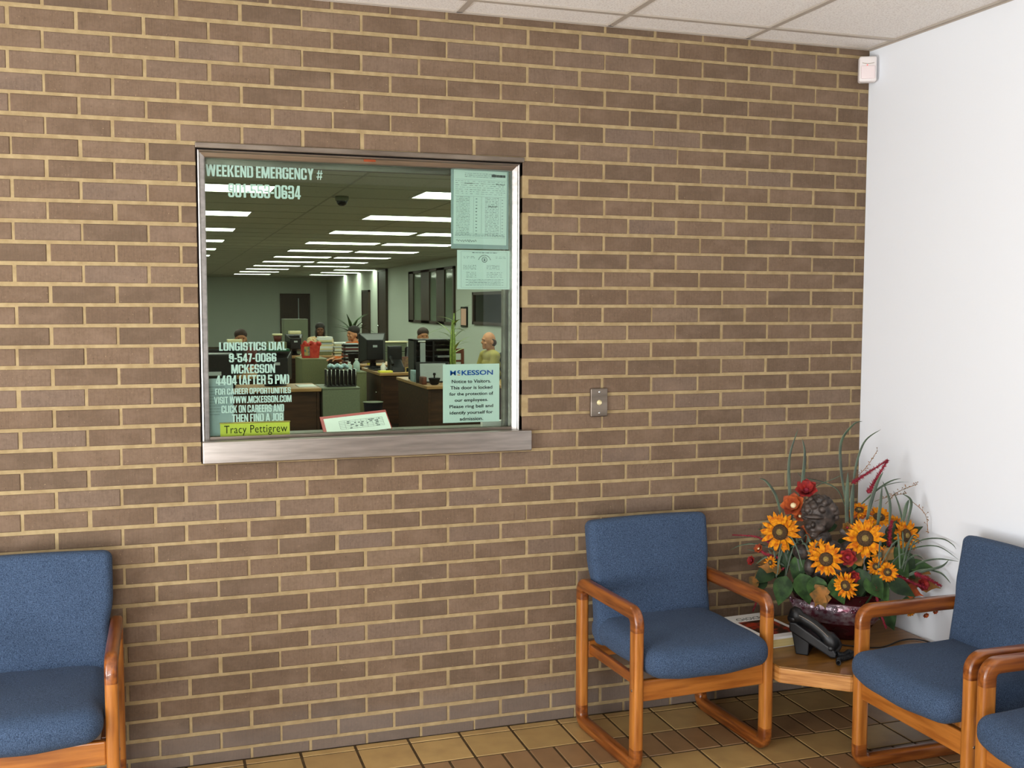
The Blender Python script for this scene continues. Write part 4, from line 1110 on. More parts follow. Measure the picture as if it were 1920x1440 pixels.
# cherub bust sitting among the flowers
def remesh(parts, name, material, parent, voxel, smooth=6):
    o = parts.build(name, material, parent)
    md = o.modifiers.new('remesh', 'REMESH'); md.mode = 'VOXEL'; md.voxel_size = voxel; md.use_smooth_shade = True
    if smooth:
        ms = o.modifiers.new('smooth', 'SMOOTH'); ms.factor = .5; ms.iterations = smooth
    dg = bpy.context.evaluated_depsgraph_get()
    me = bpy.data.meshes.new_from_object(o.evaluated_get(dg)); me.name = name
    old = o.data; o.modifiers.clear(); o.data = me; bpy.data.meshes.remove(old)
    me.materials.clear(); me.materials.append(material)
    for p in me.polygons: p.use_smooth = True
    return o
hc = L_(PN(1537, 968, .46)); k = 1 / SC
X_, Y_, Z_ = -SIDE * -1, TOCAM, Vector((0, 0, 1))
X_ = Vector((TOCAM.y * -1, TOCAM.x, 0)).normalized()          # picture right
Yh = Vector((TOCAM.x, TOCAM.y, 0)).normalized()
def cp(a, b_, c_): return hc + X_ * a * k + Yh * b_ * k + Z_ * c_ * k
mb = MB()
XF = Matrix((( X_.x, Yh.x, 0, hc.x), (X_.y, Yh.y, 0, hc.y), (0, 0, 1, hc.z), (0, 0, 0, 1)))
def E_(c_, r_): mb.ell([q * k for q in c_], [q * k for q in r_], 16, xf=XF)
E_((0, 0, 2), (27, 27, 31)); E_((-8, 14, -14), (17, 17, 18)); E_((-10, 30, -10), (4, 6, 5)); E_((-18, 26, -14), (7, 6, 6)); E_((2, 24, -16), (8, 7, 7)); E_((-9, 27, -20), (7, 4, 3)); E_((-9, 24, -29), (7, 7, 5))
E_((-10, 25, 3), (18, 6, 4)); E_((5, -2, -40), (16, 15, 18)); E_((12, -4, -66), (36, 24, 26)); E_((-28, 8, -62), (16, 14, 14)); E_((48, -2, -58), (16, 14, 18)); E_((-14, 22, -84), (10, 10, 16)); E_((36, 18, -86), (22, 14, 14)); E_((8, 0, -92), (30, 24, 22))
E_((62, -20, -28), (30, 6, 12)); E_((74, -22, -18), (16, 5, 8)); E_((-34, -16, -40), (12, 6, 16))
for i in range(60):
    a, b_ = rndf.uniform(0, 2 * pi), rndf.uniform(-.1, 1.35)
    p_ = (27 * cos(a) * cos(b_), 27 * sin(a) * cos(b_), 2 + 31 * sin(b_))
    if p_[1] > 16 and p_[2] < 12: continue
    E_(p_, (6, 6, 6))
remesh(mb, 'cherub_bust', M['bronze'], fa, .0028, 2)

# ================================================================== THE OFFICE BEHIND THE WINDOW
OX0, OX1, OY, OZ = -4.2, 3.4, 38.0, 2.64
struct(MB().box((OX0 - .1, .1, -.06), (OX1 + .1, OY + .1, 0)).build('floor_office', M['carpet']))
oc = MB().box((OX0 - .1, .1, OZ), (OX1 + .1, OY + .1, OZ + .08), 0)
for i in range(7): oc.box((OX0 + .6 + 1.24 * i - .01, .1, OZ - .003), (OX0 + .6 + 1.24 * i + .01, OY, OZ + .002), 1)
for i in range(44): oc.box((OX0, 5.88 - 6 * .91 + .91 * i - .01, OZ - .003), (OX1, 5.88 - 6 * .91 + .91 * i + .01, OZ + .002), 1)
struct(oc.build('ceiling_office', [M['office_ceil'], mat('office_grid', (170, 168, 152), .7)]))
struct(MB().box((OX0, OY, 0), (OX1, OY + .1, OZ)).build('wall_office_back', M['office_wall']))
struct(MB().box((OX1, .1, 0), (OX1 + .1, OY, OZ)).build('wall_office_right', M['office_wall']))
struct(MB().box((OX0 - .1, .1, 0), (OX0, OY, OZ)).build('wall_office_left', M['office_wall']))
struct(MB().box((XW + .1, .0, 0), (OX1 + .1, .1, OZ)).build('wall_office_front', M['office_wall']))

# ceiling lights
LW, LD = 1.24, .66
def ceiling_light():
    t = thing('ceiling_light', 'x', 'ceiling light', group='fluorescent ceiling lights in the office')
    MB().box((-LW / 2 + .025, -LD / 2 + .025, -.004), (LW / 2 - .025, LD / 2 - .025, -.0005)).build('diffuser', M['tube'], t)
    f = MB()
    f.box((-LW / 2, -LD / 2, -.007), (LW / 2, -LD / 2 + .025, -.0003)).box((-LW / 2, LD / 2 - .025, -.007), (LW / 2, LD / 2, -.0003))
    f.box((-LW / 2, -LD / 2 + .025, -.007), (-LW / 2 + .025, LD / 2 - .025, -.0003)).box((LW / 2 - .025, -LD / 2 + .025, -.007), (LW / 2, LD / 2 - .025, -.0003))
    f.build('frame', M['light_frame'], t)
    return t
cols = {'left': -2.325, 'middle': .23, 'right': 1.545, 'wall': 2.78}
nth = ['nearest', 'second', 'third', 'fourth', 'fifth', 'sixth', 'seventh', 'eighth', 'ninth', 'tenth', 'eleventh']
first = None
for r in range(-2, 11):
    for cname, cx in cols.items():
        if cname == 'wall' and r < 8: continue
        if cname == 'right' and r >= 8: continue
        y = 6.25 + 2.73 * r
        if r < 0: lab = '%s column office ceiling panel %s the brick wall' % (cname, 'directly behind' if r == -2 else 'one row farther behind')
        elif cname == 'wall': lab = 'lit ceiling panel by the right office wall, %s of the last three rows' % ['nearest', 'middle', 'farthest'][r - 8]
        else: lab = 'lit ceiling panel in the %s column of the office, %s row from the window' % (cname, nth[r])
        if first is None:
            first = ceiling_light(); first.location = (cx, y, OZ); first['label'] = lab
        else: dup(first, (cx, y, OZ), 0, lab)
dc = thing('dome_camera', 'small dark dome camera hanging from the office ceiling', 'camera', (-1.03, 6.657, OZ))
MB().lathe([(.062, -.045), (.066, -.03), (.066, 0)], 20).build('base', M['file_grey'], dc)
MB().ell((0, 0, -.045), (.055, .055, .05), 16).build('dome', M['black_shiny'], dc)

# doors and inner windows of the office
def office_window(n, y0, y1, z0, z1, mulls, paneM):
    w = MB(); d = .06
    w.box((OX1 - .05, y0, z0), (OX1 - .001, y0 + .09, z1)).box((OX1 - .05, y1 - .09, z0), (OX1 - .001, y1, z1)).box((OX1 - .05, y0, z0), (OX1 - .001, y1, z0 + .06)).box((OX1 - .05, y0, z1 - .06), (OX1 - .001, y1, z1))
    for a, b in mulls: w.box((OX1 - .05, a, z0), (OX1 - .001, b, z1))
    o = struct(w.build('window_%d' % n, M['door_dark']))
    MB().box((OX1 - .02, y0 + .03, z0 + .03), (OX1 - .012, y1 - .03, z1 - .03)).build('pane', M[paneM], o)
    return o
office_window(2, 18.8, 23.3, 1.16, 2.45, [(19.62, 20.35), (21.05, 21.9), (22.75, 23.3)], 'pane_grey')
office_window(3, 15.05, 17.35, 1.20, 1.86, [], 'pane_dark')
def door(n, a, b, normal_x, z=2.05):
    o = struct(MB().box((0, 0, 0), (b - a, .05, z)).build('door_%d' % n, M['door_dark']))
    k = MB().ell((.09, -.03, .98), (.03, .03, .03), 12); k.build('door_handle', M['wire'], o)
    fr = MB().box((-.06, -.02, 0), (0, .05, z + .06)).box((b - a, -.02, 0), (b - a + .06, .05, z + .06)).box((-.06, -.02, z), (b - a + .06, .05, z + .06))
    fr.build('door_frame', mat('door_frame_wood', (60, 46, 34), .5), o)
    return o
d1 = door(1, 0, 1.10, 0, 2.56); d1.location = (OX1 - .051, 27.3, 0); d1.rotation_euler = (0, 0, -pi / 2)
d2 = door(2, 0, 1.05, 0, 2.0); d2.location = (OX1 - .051, 29.95, 0); d2.rotation_euler = (0, 0, -pi / 2)
d3 = door(3, 0, 1.02, 0, 1.97); d3.location = (1.66, OY - .051, 0)
MB().box((.62, -.006, 1.05), (.66, 0, 1.85)).build('vision_slot', M['paper_grey'], d3)
pf = thing('wall_picture', 'narrow framed print hanging between the two inner windows', 'picture', (OX1 - .002, 18.05, 1.13)); pf.rotation_euler = (0, 0, -pi / 2)
bevel(MB().box((-.24, -.03, 0), (.24, 0, .43)).build('frame', M['black_matte'], pf), .004)
MB().box((-.2, -.032, .04), (.2, -.03, .39)).build('print', M['pink_paper'], pf)

# ------------------------------------------------------------------ office furniture
DZ = .72
def desk(label, x0, x1, y0, y1, knob=None):
    t = thing('office_desk', label, 'desk', ((x0 + x1) / 2, (y0 + y1) / 2, 0)); w, d = (x1 - x0) / 2, (y1 - y0) / 2
    bevel(MB().box((-w, -d, DZ - .035), (w, d, DZ)).build('desk_top', M['desk_top'], t), .004)
    bevel(MB().box((-w + .02, -d + .02, .03), (-w + .05, d - .02, DZ - .035)).build('side_panel', M['desk_wood'], t), .003)
    bevel(MB().box((w - .05, -d + .02, .03), (w - .02, d - .02, DZ - .035)).build('side_panel', M['desk_wood'], t), .003)
    bevel(MB().box((-w + .05, -d + .03, .06), (w - .05, -d + .055, DZ - .035)).build('modesty_panel', M['desk_wood'], t), .003)
    MB().box((-w + .03, -d + .03, 0), (-w + .045, d - .03, .03)).box((w - .045, -d + .03, 0), (w - .03, d - .03, .03)).build('foot', M['black_matte'], t)
    if knob: MB().ell((-w + .012, -d + .3, .45), (.014, .014, .014), 10).build('knob', M['wire'], t)
    return t
desk('walnut desk just behind the counter at the left of the window', -2.75, -1.135, 7.44, 8.20)
desk('walnut desk in the middle of the office carrying a black monitor', -.08, .62, 9.68, 11.0, True)
desk('walnut desk nearest the right side carrying a framed certificate', -.02, .76, 7.38, 8.95)
desk('walnut desk of the seated bald person at the far right', .785, 2.2, 7.30, 7.98)
desk('far walnut desk where the person behind paper piles sits', -.69, .75, 14.55, 15.40)
desk('far desk in front of the person in orange and green', -.15, .62, 11.6, 12.5)
def cabinet(label, x0, x1, y0, y1, z, m_, drawers=2):
    t = thing('file_cabinet', label, 'cabinet', ((x0 + x1) / 2, (y0 + y1) / 2, 0)); w, d = (x1 - x0) / 2, (y1 - y0) / 2
    bevel(MB().box((-w, -d, .04), (w, d, z - .015)).build('body', M[m_], t), .004)
    bevel(MB().box((-w - .004, -d - .004, z - .015), (w + .004, d + .004, z)).build('top', M[m_], t), .003)
    MB().box((-w + .02, -d + .02, 0), (w - .02, d - .02, .04)).build('plinth', M['black_matte'], t)
    for i in range(drawers):
        h = (z - .08) / drawers
        f = bevel(MB().box((-w + .012, d, .05 + i * h), (w - .012, d + .014, .05 + (i + 1) * h - .012)).build('drawer', M[m_], t), .003)
        MB().box((-.05, d + .014, .05 + (i + .6) * h), (.05, d + .03, .05 + (i + .6) * h + .02)).build('handle', M['wire'], f)
    return t
cabinet('grey-green file cabinet beside the near desk with the black file sorter on it', -1.128, -.735, 7.42, 8.02, DZ, 'file_grey')
cabinet('narrow olive cabinet with plastic bottles behind the black file sorter', -.62, -.19, 10.0, 10.6, DZ, 'file_green')
cabinet('olive file cabinet with the red gift bag on top', -.588, -.17, 13.55, 14.45, DZ, 'file_green')
cabinet('tall pale cabinet standing in front of the back door', .03, .60, 22.0, 22.5, 1.255, 'file_grey', 3)
cabinet('olive cabinet at the far left carrying the maroon flower pot', -.98, -.70, 14.7, 15.2, .955, 'file_green')
cabinet('low pale cabinet under the white fax machine', .58, 1.24, 13.7, 14.3, .80, 'file_grey')

def box_thing(name, label, cat, x0, x1, y0, y1, z0, z1, m_, r=.006):
    t = MB().rbox((0, 0, (z1 - z0) / 2), (x1 - x0, y1 - y0, z1 - z0), min(r, (z1 - z0) * .3, (x1 - x0) * .3), 2).build(name, M[m_] if isinstance(m_, str) else m_, None, ((x0 + x1) / 2, (y0 + y1) / 2, z0))
    return tag(t, label, cat)
def monitor(label, x, y, z0, w, h, deep=.30, rz=0.0, crt=True):
    t = thing('monitor', label, 'monitor', (x, y, z0), rz)
    # back of the set faces -y (the visitor), screen faces +y
    zb = .06
    if crt:
        mb = MB(); a, b = w / 2, w / 2 * .62
        v = [(-b, -deep, zb + .05), (b, -deep, zb + .05), (b, -deep, zb + h * .80), (-b, -deep, zb + h * .80), (-a, 0, zb), (a, 0, zb), (a, 0, zb + h), (-a, 0, zb + h)]
        mb.add(v, [(0, 1, 2, 3), (0, 4, 5, 1), (1, 5, 6, 2), (2, 6, 7, 3), (3, 7, 4, 0), (7, 6, 5, 4)])
        bevel(mb.build('housing', M['black'], t), .012, 3)
    else:
        bevel(MB().box((-w / 2, -.05, zb), (w / 2, 0, zb + h)).build('housing', M['black'], t), .008)
    bevel(MB().box((-w / 2 - .004, 0, zb - .004), (w / 2 + .004, .03, zb + h + .004)).build('bezel', M['black'], t), .006)
    MB().box((-w / 2 + .03, .03, zb + .03), (w / 2 - .03, .032, zb + h - .03)).build('screen', M['pane_dark'], t)
    MB().lathe([(w * .33, 0), (w * .33, .012), (.045, .025), (.04, zb + .006)], 20, c=(0, -.06, 0)).build('stand', M['black'], t)
    MB().box((-.03, -(deep if crt else .05) - .001, zb + h * .55), (.03, -(deep if crt else .05), zb + h * .55 + .03)).build('rating_label', M['paper_grey'], t)
    return t
# near desk, left
monitor('black monitor on the near desk behind the window lettering', -1.56, 8.0, DZ, .36, .31, .26)
box_thing('green_folder', 'dark green folder lying on the black monitor of the near desk', 'folder', -1.66, -1.42, 7.80, 7.97, DZ + .375, DZ + .40, 'teal', .003)
pr_ = thing('printer', 'black printer with pale paper slots on the near desk at far left', 'printer', (-2.16, 7.82, DZ))
bevel(MB().box((-.16, -.2, 0), (.16, .2, .36)).build('body', M['black'], pr_), .015, 3)
MB().box((-.14, -.21, .14), (.02, -.199, .18)).build('paper_slot', M['paper_grey'], pr_); MB().box((-.15, -.22, .07), (.09, -.199, .085)).build('paper_tray', M['paper_grey'], pr_)
monitor('black monitor behind the printer at the far left of the window', -1.86, 10.05, DZ, .30, .33, .26)
box_thing('cream_box', 'small cream box lying on top of the left black monitor', 'box', -1.95, -1.77, 9.85, 10.02, DZ + .395, DZ + .44, 'cream')
desk('walnut desk deeper in the office at the left edge of the window', -2.6, -1.25, 9.6, 10.4)
# file sorter on the grey-green cabinet
fs = thing('file_sorter', 'black vertical file sorter with chrome wire dividers on the grey-green cabinet', 'file sorter', (-.905, 7.66, DZ))
bevel(MB().box((-.155, -.10, 0), (.155, .13, .012)).build('base', M['black'], fs), .002)
for i in range(8):
    x = -.15 + i * .043
    d = MB().box((x, -.085, .012), (x + .012, .12, .175 + .01 * sin(i))); bevel(d.build('folder', M['black_matte'], fs), .002)
for i in range(8):
    x = -.152 + i * .0434
    MB().tube([(x, -.095, .012), (x, -.095, .165), (x + .004, -.085, .18), (x + .006, .11, .18), (x + .006, .12, .012)], .0035, 6).build('wire_divider', M['wire'], fs)
bg = MB()
for i in range(14): bg.ell((-.09 + .015 * i, .012 * sin(i * 2.1), .028 + .01 * sin(i * 1.3)), (.022, .05, .024), 8)
bgo = remesh(bg, 'plastic_bag', M['bluebag'], None, .006, 2); bgo.location = (-.93, 7.69, DZ + .184); tag(bgo, 'pale blue crumpled plastic bag lying on the black file sorter', 'bag')
box_thing('paper_stack', 'white papers at the right end of the near desk top', 'papers', -1.35, -1.16, 7.62, 7.95, DZ, DZ + .006, 'paper', .001)
# bottles
def bottle(label, x, y, z, r, h, m_='bottle'):
    t = thing('plastic_bottle', label, 'bottle', (x, y, z))
    MB().lathe([(r * .9, 0), (r, .01), (r, h * .62), (r * .45, h * .82), (r * .4, h * .9)], 18).build('body', M[m_], t)
    MB().lathe([(r * .48, h * .9), (r * .48, h)], 14).build('cap', M['white_plastic'], t)
bottle('larger clear bottle on the narrow olive cabinet', -.30, 10.12, DZ, .045, .17); bottle('small clear bottle on the narrow olive cabinet', -.40, 10.10, DZ, .04, .13)
bottle('white bottle with cap beside the black monitor on the middle desk', .02, 9.95, DZ, .035, .12, 'white_plastic')
# middle desk things
monitor('large black monitor on the middle desk with its back to the window', .02, 10.72, DZ + .02, .36, .40, .22)
box_thing('paper_tray', 'black paper tray under the large black monitor', 'tray', -.06, .42, 10.2, 10.6, DZ, DZ + .02, 'black')
ph2 = thing('desk_phone', 'black office phone standing upright on the middle desk', 'phone', (.20, 9.92, DZ))
bevel(MB().add([(-.09, -.08, 0), (.09, -.08, 0), (.09, .1, 0), (-.09, .1, 0), (-.08, -.06, .06), (.08, -.06, .06), (.07, .09, .16), (-.07, .09, .16)], [(0, 3, 2, 1), (4, 5, 6, 7), (0, 1, 5, 4), (1, 2, 6, 5), (2, 3, 7, 6), (3, 0, 4, 7)]).build('body', M['black'], ph2), .008)
MB().tube([(-.07, -.04, .10), (-.07, .0, .135), (-.07, .05, .165), (-.07, .09, .19)], [.022, .014, .014, .022], 10).build('handset', M['black'], ph2)
box_thing('yellow_pad', 'yellow note pad lying at the left end of the middle desk', 'note pad', -.07, .10, 9.72, 9.86, DZ, DZ + .025, 'yellow', .003)
box_thing('file_stand', 'black upright file stand behind the phone on the middle desk', 'file stand', .12, .30, 10.08, 10.18, DZ + .02, DZ + .33, 'black', .01)
pfr = thing('photo_frame', 'reddish picture frame with flowers on the middle desk', 'picture frame', (.40, 10.1, DZ)); pfr.rotation_euler = (-.15, 0, 0)
bevel(MB().box((-.11, 0, 0), (.11, .012, .19)).build('frame', M['redwood'], pfr), .003); MB().box((-.09, -.002, .02), (.09, 0, .17)).build('picture', M['picture'], pfr)
np_ = thing('photo_frame', 'tiny brass-edged frame at the front of the middle desk', 'picture frame', (.335, 9.74, DZ)); np_.rotation_euler = (-.15, 0, 0)
MB().box((-.062, 0, 0), (.062, .01, .068)).build('frame', M['brass'], np_); MB().box((-.053, -.001, .009), (.053, .0, .059)).build('picture', M['black_matte'], np_)
tb_ = thing('waste_bin', 'dark navy waste bin standing on the floor beside the middle desk', 'waste bin', (-.24, 9.3, 0))
MB().lathe([(.09, 0), (.12, .38), (.125, .39), (.118, .39), (.09, .02)], 20).build('bucket', M['blue_dark'], tb_); MB().lathe([(.121, .382), (.128, .386), (.126, .392)], 20).build('rim', M['file_grey'], tb_)
fx = thing('fax_machine', 'white fax machine on the low pale cabinet', 'fax machine', (.91, 14.0, .80))
bevel(MB().box((-.30, -.15, 0), (.30, .15, .16)).build('body', M['file_grey'], fx), .02, 3); bevel(MB().box((-.33, -.17, .16), (.33, .17, .18)).build('lid', M['cream'], fx), .004)
MB().tube([(-.22, 0, .18), (-.22, 0, .23)], .014, 8).build('knob', M['cream'], fx)
# right near desk
ce = thing('framed_certificate', 'black framed white certificate standing on the near right desk', 'picture frame', (.165, 7.85, DZ)); ce.rotation_euler = (-.08, 0, 0)
bevel(MB().box((-.19, 0, 0), (.19, .015, .235)).build('frame', M['black'], ce), .003); MB().box((-.145, -.002, .018), (.15, 0, .218)).build('certificate_sheet', M['paper_grey'], ce)
rr = MB(); rnd = random.Random(5)
for i in range(9): rr.box((-.11 + rnd.uniform(0, .03), -.003, .05 + i * .016), (.11 - rnd.uniform(0, .05), -.002, .053 + i * .016))
rr.build('certificate_print', M['ink_light'], ce)
bw_ = thing('hand_bell', 'small black bowl with upright handle in front of the framed certificate', 'bell', (.11, 7.56, DZ))
MB().lathe([(.03, 0), (.045, .01), (.062, .06), (.066, .075), (.055, .075)], 20).build('bowl', M['black_matte'], bw_)
MB().tube([(0, 0, .07), (0, 0, .10), (0, 0, .115), (0, 0, .13)], [.008, .008, .018, .012], 10).build('handle', M['black_matte'], bw_)
ls = thing('literature_sorter', 'tall black literature sorter with many slots on the near right desk', 'sorter', (.28, 8.42, DZ))
ls.scale = (1.24, 1, 1.13)
bevel(MB().box((-.19, -.15, 0), (-.165, .15, .42)).box((.165, -.15, 0), (.19, .15, .42)).box((-.19, -.15, .40), (.19, .15, .42)).box((-.19, .13, 0), (.19, .15, .42)).box((-.19, -.15, 0), (.19, .15, .02)).box((-.01, -.15, 0), (.01, .15, .42)).build('case', M['black'], ls), .003)
for i in range(6):
    MB().box((-.165, -.145, .065 + i * .058), (.165, .13, .069 + i * .058)).build('shelf', M['black'], ls)
for i, (m_, x) in enumerate((('paper_grey', .09), ('paper_grey', .1), ('pink_paper', .09), ('paper_grey', .1), ('file_grey', .09))):
    MB().box((x - .06, -.14, .022 + i * .07), (x + .06, .1, .040 + i * .07)).build('papers', M[m_], ls)
MB().tube([(-.15, -.155, .40), (-.08, -.155, .40)], .008, 8).build('side_slot', M['paper'], ls); MB().box((-.13, -.153, .06), (-.08, -.150, .385)).build('grey_folder', M['paper_grey'], ls)
box_thing('desk_organizer', 'black organizer box in front of the literature sorter', 'organizer', .06, .20, 8.10, 8.22, DZ, DZ + .2, 'black', .01)
box_thing('blue_papers', 'pale blue papers standing left of the framed certificate', 'papers', -.015, .04, 8.0, 8.2, DZ, DZ + .13, 'bluebag', .004)
box_thing('small_box', 'small dark box at the left corner of the near right desk', 'box', -.015, .035, 7.60, 7.75, DZ, DZ + .085, 'redwood')
# lucky bamboo on the near right desk
bp_ = thing('bamboo_plant', 'tall lucky bamboo with thin leaves in a dark pot on the near right desk', 'plant', (.43, 7.98, DZ))
MB().lathe([(.05, 0), (.06, .03), (.07, .13), (.062, .13), (.05, .02)], 18).build('pot', M['black_shiny'], bp_)
rb = random.Random(4)
for i in range(4):
    a = i * 1.6; x, y = .02 * cos(a), .02 * sin(a); h = .54 + .08 * i
    MB().tube([(x, y, .05), (x * 1.4, y, h * .5), (x * .6 + .01, y, h)], [.012, .011, .009], 10).build('cane', M['bamboo'], bp_)
    for k in range(5):
        b_ = rb.uniform(0, 2 * pi); z = h * rb.uniform(.55, 1.0)
        leafmesh((x, y, z), (cos(b_), .4 * sin(b_), rb.uniform(.1, 1.1)), (0, 0, 1), rb.uniform(.15, .27), .015).build('leaf', M['bamboo'], bp_, fix=False)
leafmesh((0, 0, .62), (-1, 0, .05), (0, 0, 1), .32, .016).build('leaf', M['bamboo'], bp_, fix=False)
# wooden chair behind the notice
wc = thing('wooden_chair', 'dark wooden chair with open rail back beside the seated bald person', 'chair', (1.06, 10.4, 0))
for x in (-.21, .21):
    bevel(MB().box((x - .02, .17, 0), (x + .02, .21, .96)).build('leg', M['redwood'], wc), .004); bevel(MB().box((x - .02, -.21, 0), (x + .02, -.17, .43)).build('leg', M['redwood'], wc), .004)
bevel(MB().box((-.23, -.22, .43), (.23, .22, .46)).build('seat', M['redwood'], wc), .006)
bevel(MB().box((-.23, .175, .92), (.23, .205, .99)).build('top_rail', M['redwood'], wc), .006); bevel(MB().box((-.19, .18, .80), (.19, .20, .83)).build('back_rail', M['redwood'], wc), .003)

# far things
gb = thing('gift_bag', 'red gift bag with ruffled tissue paper on the olive file cabinet', 'bag', (-.40, 13.95, DZ))
mb = MB().add([(-.13, -.08, 0), (.13, -.08, 0), (.13, .08, 0), (-.13, .08, 0), (-.15, -.09, .22), (.15, -.09, .20), (.15, .09, .2), (-.15, .09, .22)], [(0, 3, 2, 1), (0, 1, 5, 4), (1, 2, 6, 5), (2, 3, 7, 6), (3, 0, 4, 7)])
mb.build('bag', M['giftbag'], gb); MB().box((-.11, -.092, .04), (-.02, -.088, .19)).build('picture_panel', M['giftpic'], gb)
mb = MB(); rg = random.Random(8)
for i in range(22): mb.ell((rg.uniform(-.12, .15), rg.uniform(-.06, .06), .19 + rg.uniform(0, .06)), (.035, .03, .04), 8)
remesh(mb, 'tissue_paper', M['giftbag'], gb, .01, 1)
monitor('black monitor in front of the tall pale cabinet', -.53, 15.12, DZ, .30, .30, .28)
box_thing('yellow_box', 'pale yellow box on top of the monitor by the tall cabinet', 'box', -.63, -.43, 14.90, 15.10, DZ + .366, DZ + .42, 'cream')
mp = thing('flower_pot', 'maroon flower pot with a pale rim on the far left cabinet', 'flower pot', (-.83, 14.95, .955))
MB().lathe([(.05, 0), (.075, .11), (.07, .11), (.045, .01)], 20).build('pot', M['maroon'], mp); MB().lathe([(.078, .105), (.086, .11), (.086, .14), (.074, .14)], 20).build('rim', M['cream'], mp)
for i, (x, y, h, lab) in enumerate(((-.04, 14.85, .30, 'highest pile of white files in front of the person in the floral blouse'), (.23, 14.75, .20, 'lower pile of pale files right of the highest pile'), (-.31, 14.74, .10, 'lowest pile of papers behind the red gift bag'))):
    t = thing('file_pile', lab, 'papers', (x, y, DZ)); rp_ = random.Random(i); z = 0; kk = 0
    while z < h:
        hh = rp_.uniform(.015, .035); mm = rp_.choice(['paper', 'cream', 'paper_grey', 'file_green', 'paper'])
        xx = rp_.uniform(-.012, .012)
        MB().box((-.12 + xx, -.13, z), (.12 + xx, .13, z + hh - .002)).build('file', M[mm], t); z += hh; kk += 1
bs = thing('binder_stack', 'stack of dark trays with papers left of the person in orange', 'trays', (-.04, 12.1, DZ))
for i in range(6):
    bevel(MB().box((-.12, -.12, i * .05), (.12, .12, i * .05 + .034)).build('tray', M['black_matte'] if i % 2 else M['maroon'], bs), .004)
    MB().box((-.10, -.121, i * .05 + .034), (.10, .10, i * .05 + .05)).build('papers', M['paper_grey'], bs)
wb = thing('pencil_bin', 'black round bin standing on the far desk in front of the dark trays', 'bin', (-.06, 11.72, DZ))
MB().lathe([(.07, 0), (.09, .16), (.092, .165), (.085, .165), (.066, .01)], 18).build('bucket', M['black'], wb)
box_thing('yellow_post', 'yellow upright folder at the edge of the far desk by the bottles', 'folder', .13, .19, 11.62, 11.72, DZ, DZ + .2, 'yellow', .004)
box_thing('paper_block', 'white paper block in front of the person in orange', 'papers', .10, .36, 11.85, 12.1, DZ, DZ + .05, 'paper', .004)
lp = box_thing('white_lamp_shade', 'white upright shade beside the large black monitor', 'lamp', .36, .44, 12.15, 12.25, DZ, DZ + .26, 'paper', .02)
# floor palm
pl = thing('floor_palm', 'tall palm with arching leaves in a pot near the right office wall', 'plant', (.98, 18.0, 0))
MB().lathe([(.13, 0), (.17, .28), (.18, .30), (.165, .3), (.15, .26)], 20).build('pot', M['maroon'], pl)
MB().tube([(0, 0, .2), (.01, 0, .6), (0, .01, 1.14)], [.03, .025, .02], 10).build('trunk', M['autumn'], pl)
rq = random.Random(6)
for i in range(17):
    a = 2 * pi * i / 17 + rq.uniform(-.2, .2); up_z = rq.uniform(.1, 1.7)
    leafmesh((0, 0, 1.14 - .012 * i), (cos(a), sin(a) * .8, up_z), (0, 0, 1), rq.uniform(.42, .60), .030).build('leaf', M['leaf'], pl, fix=False)

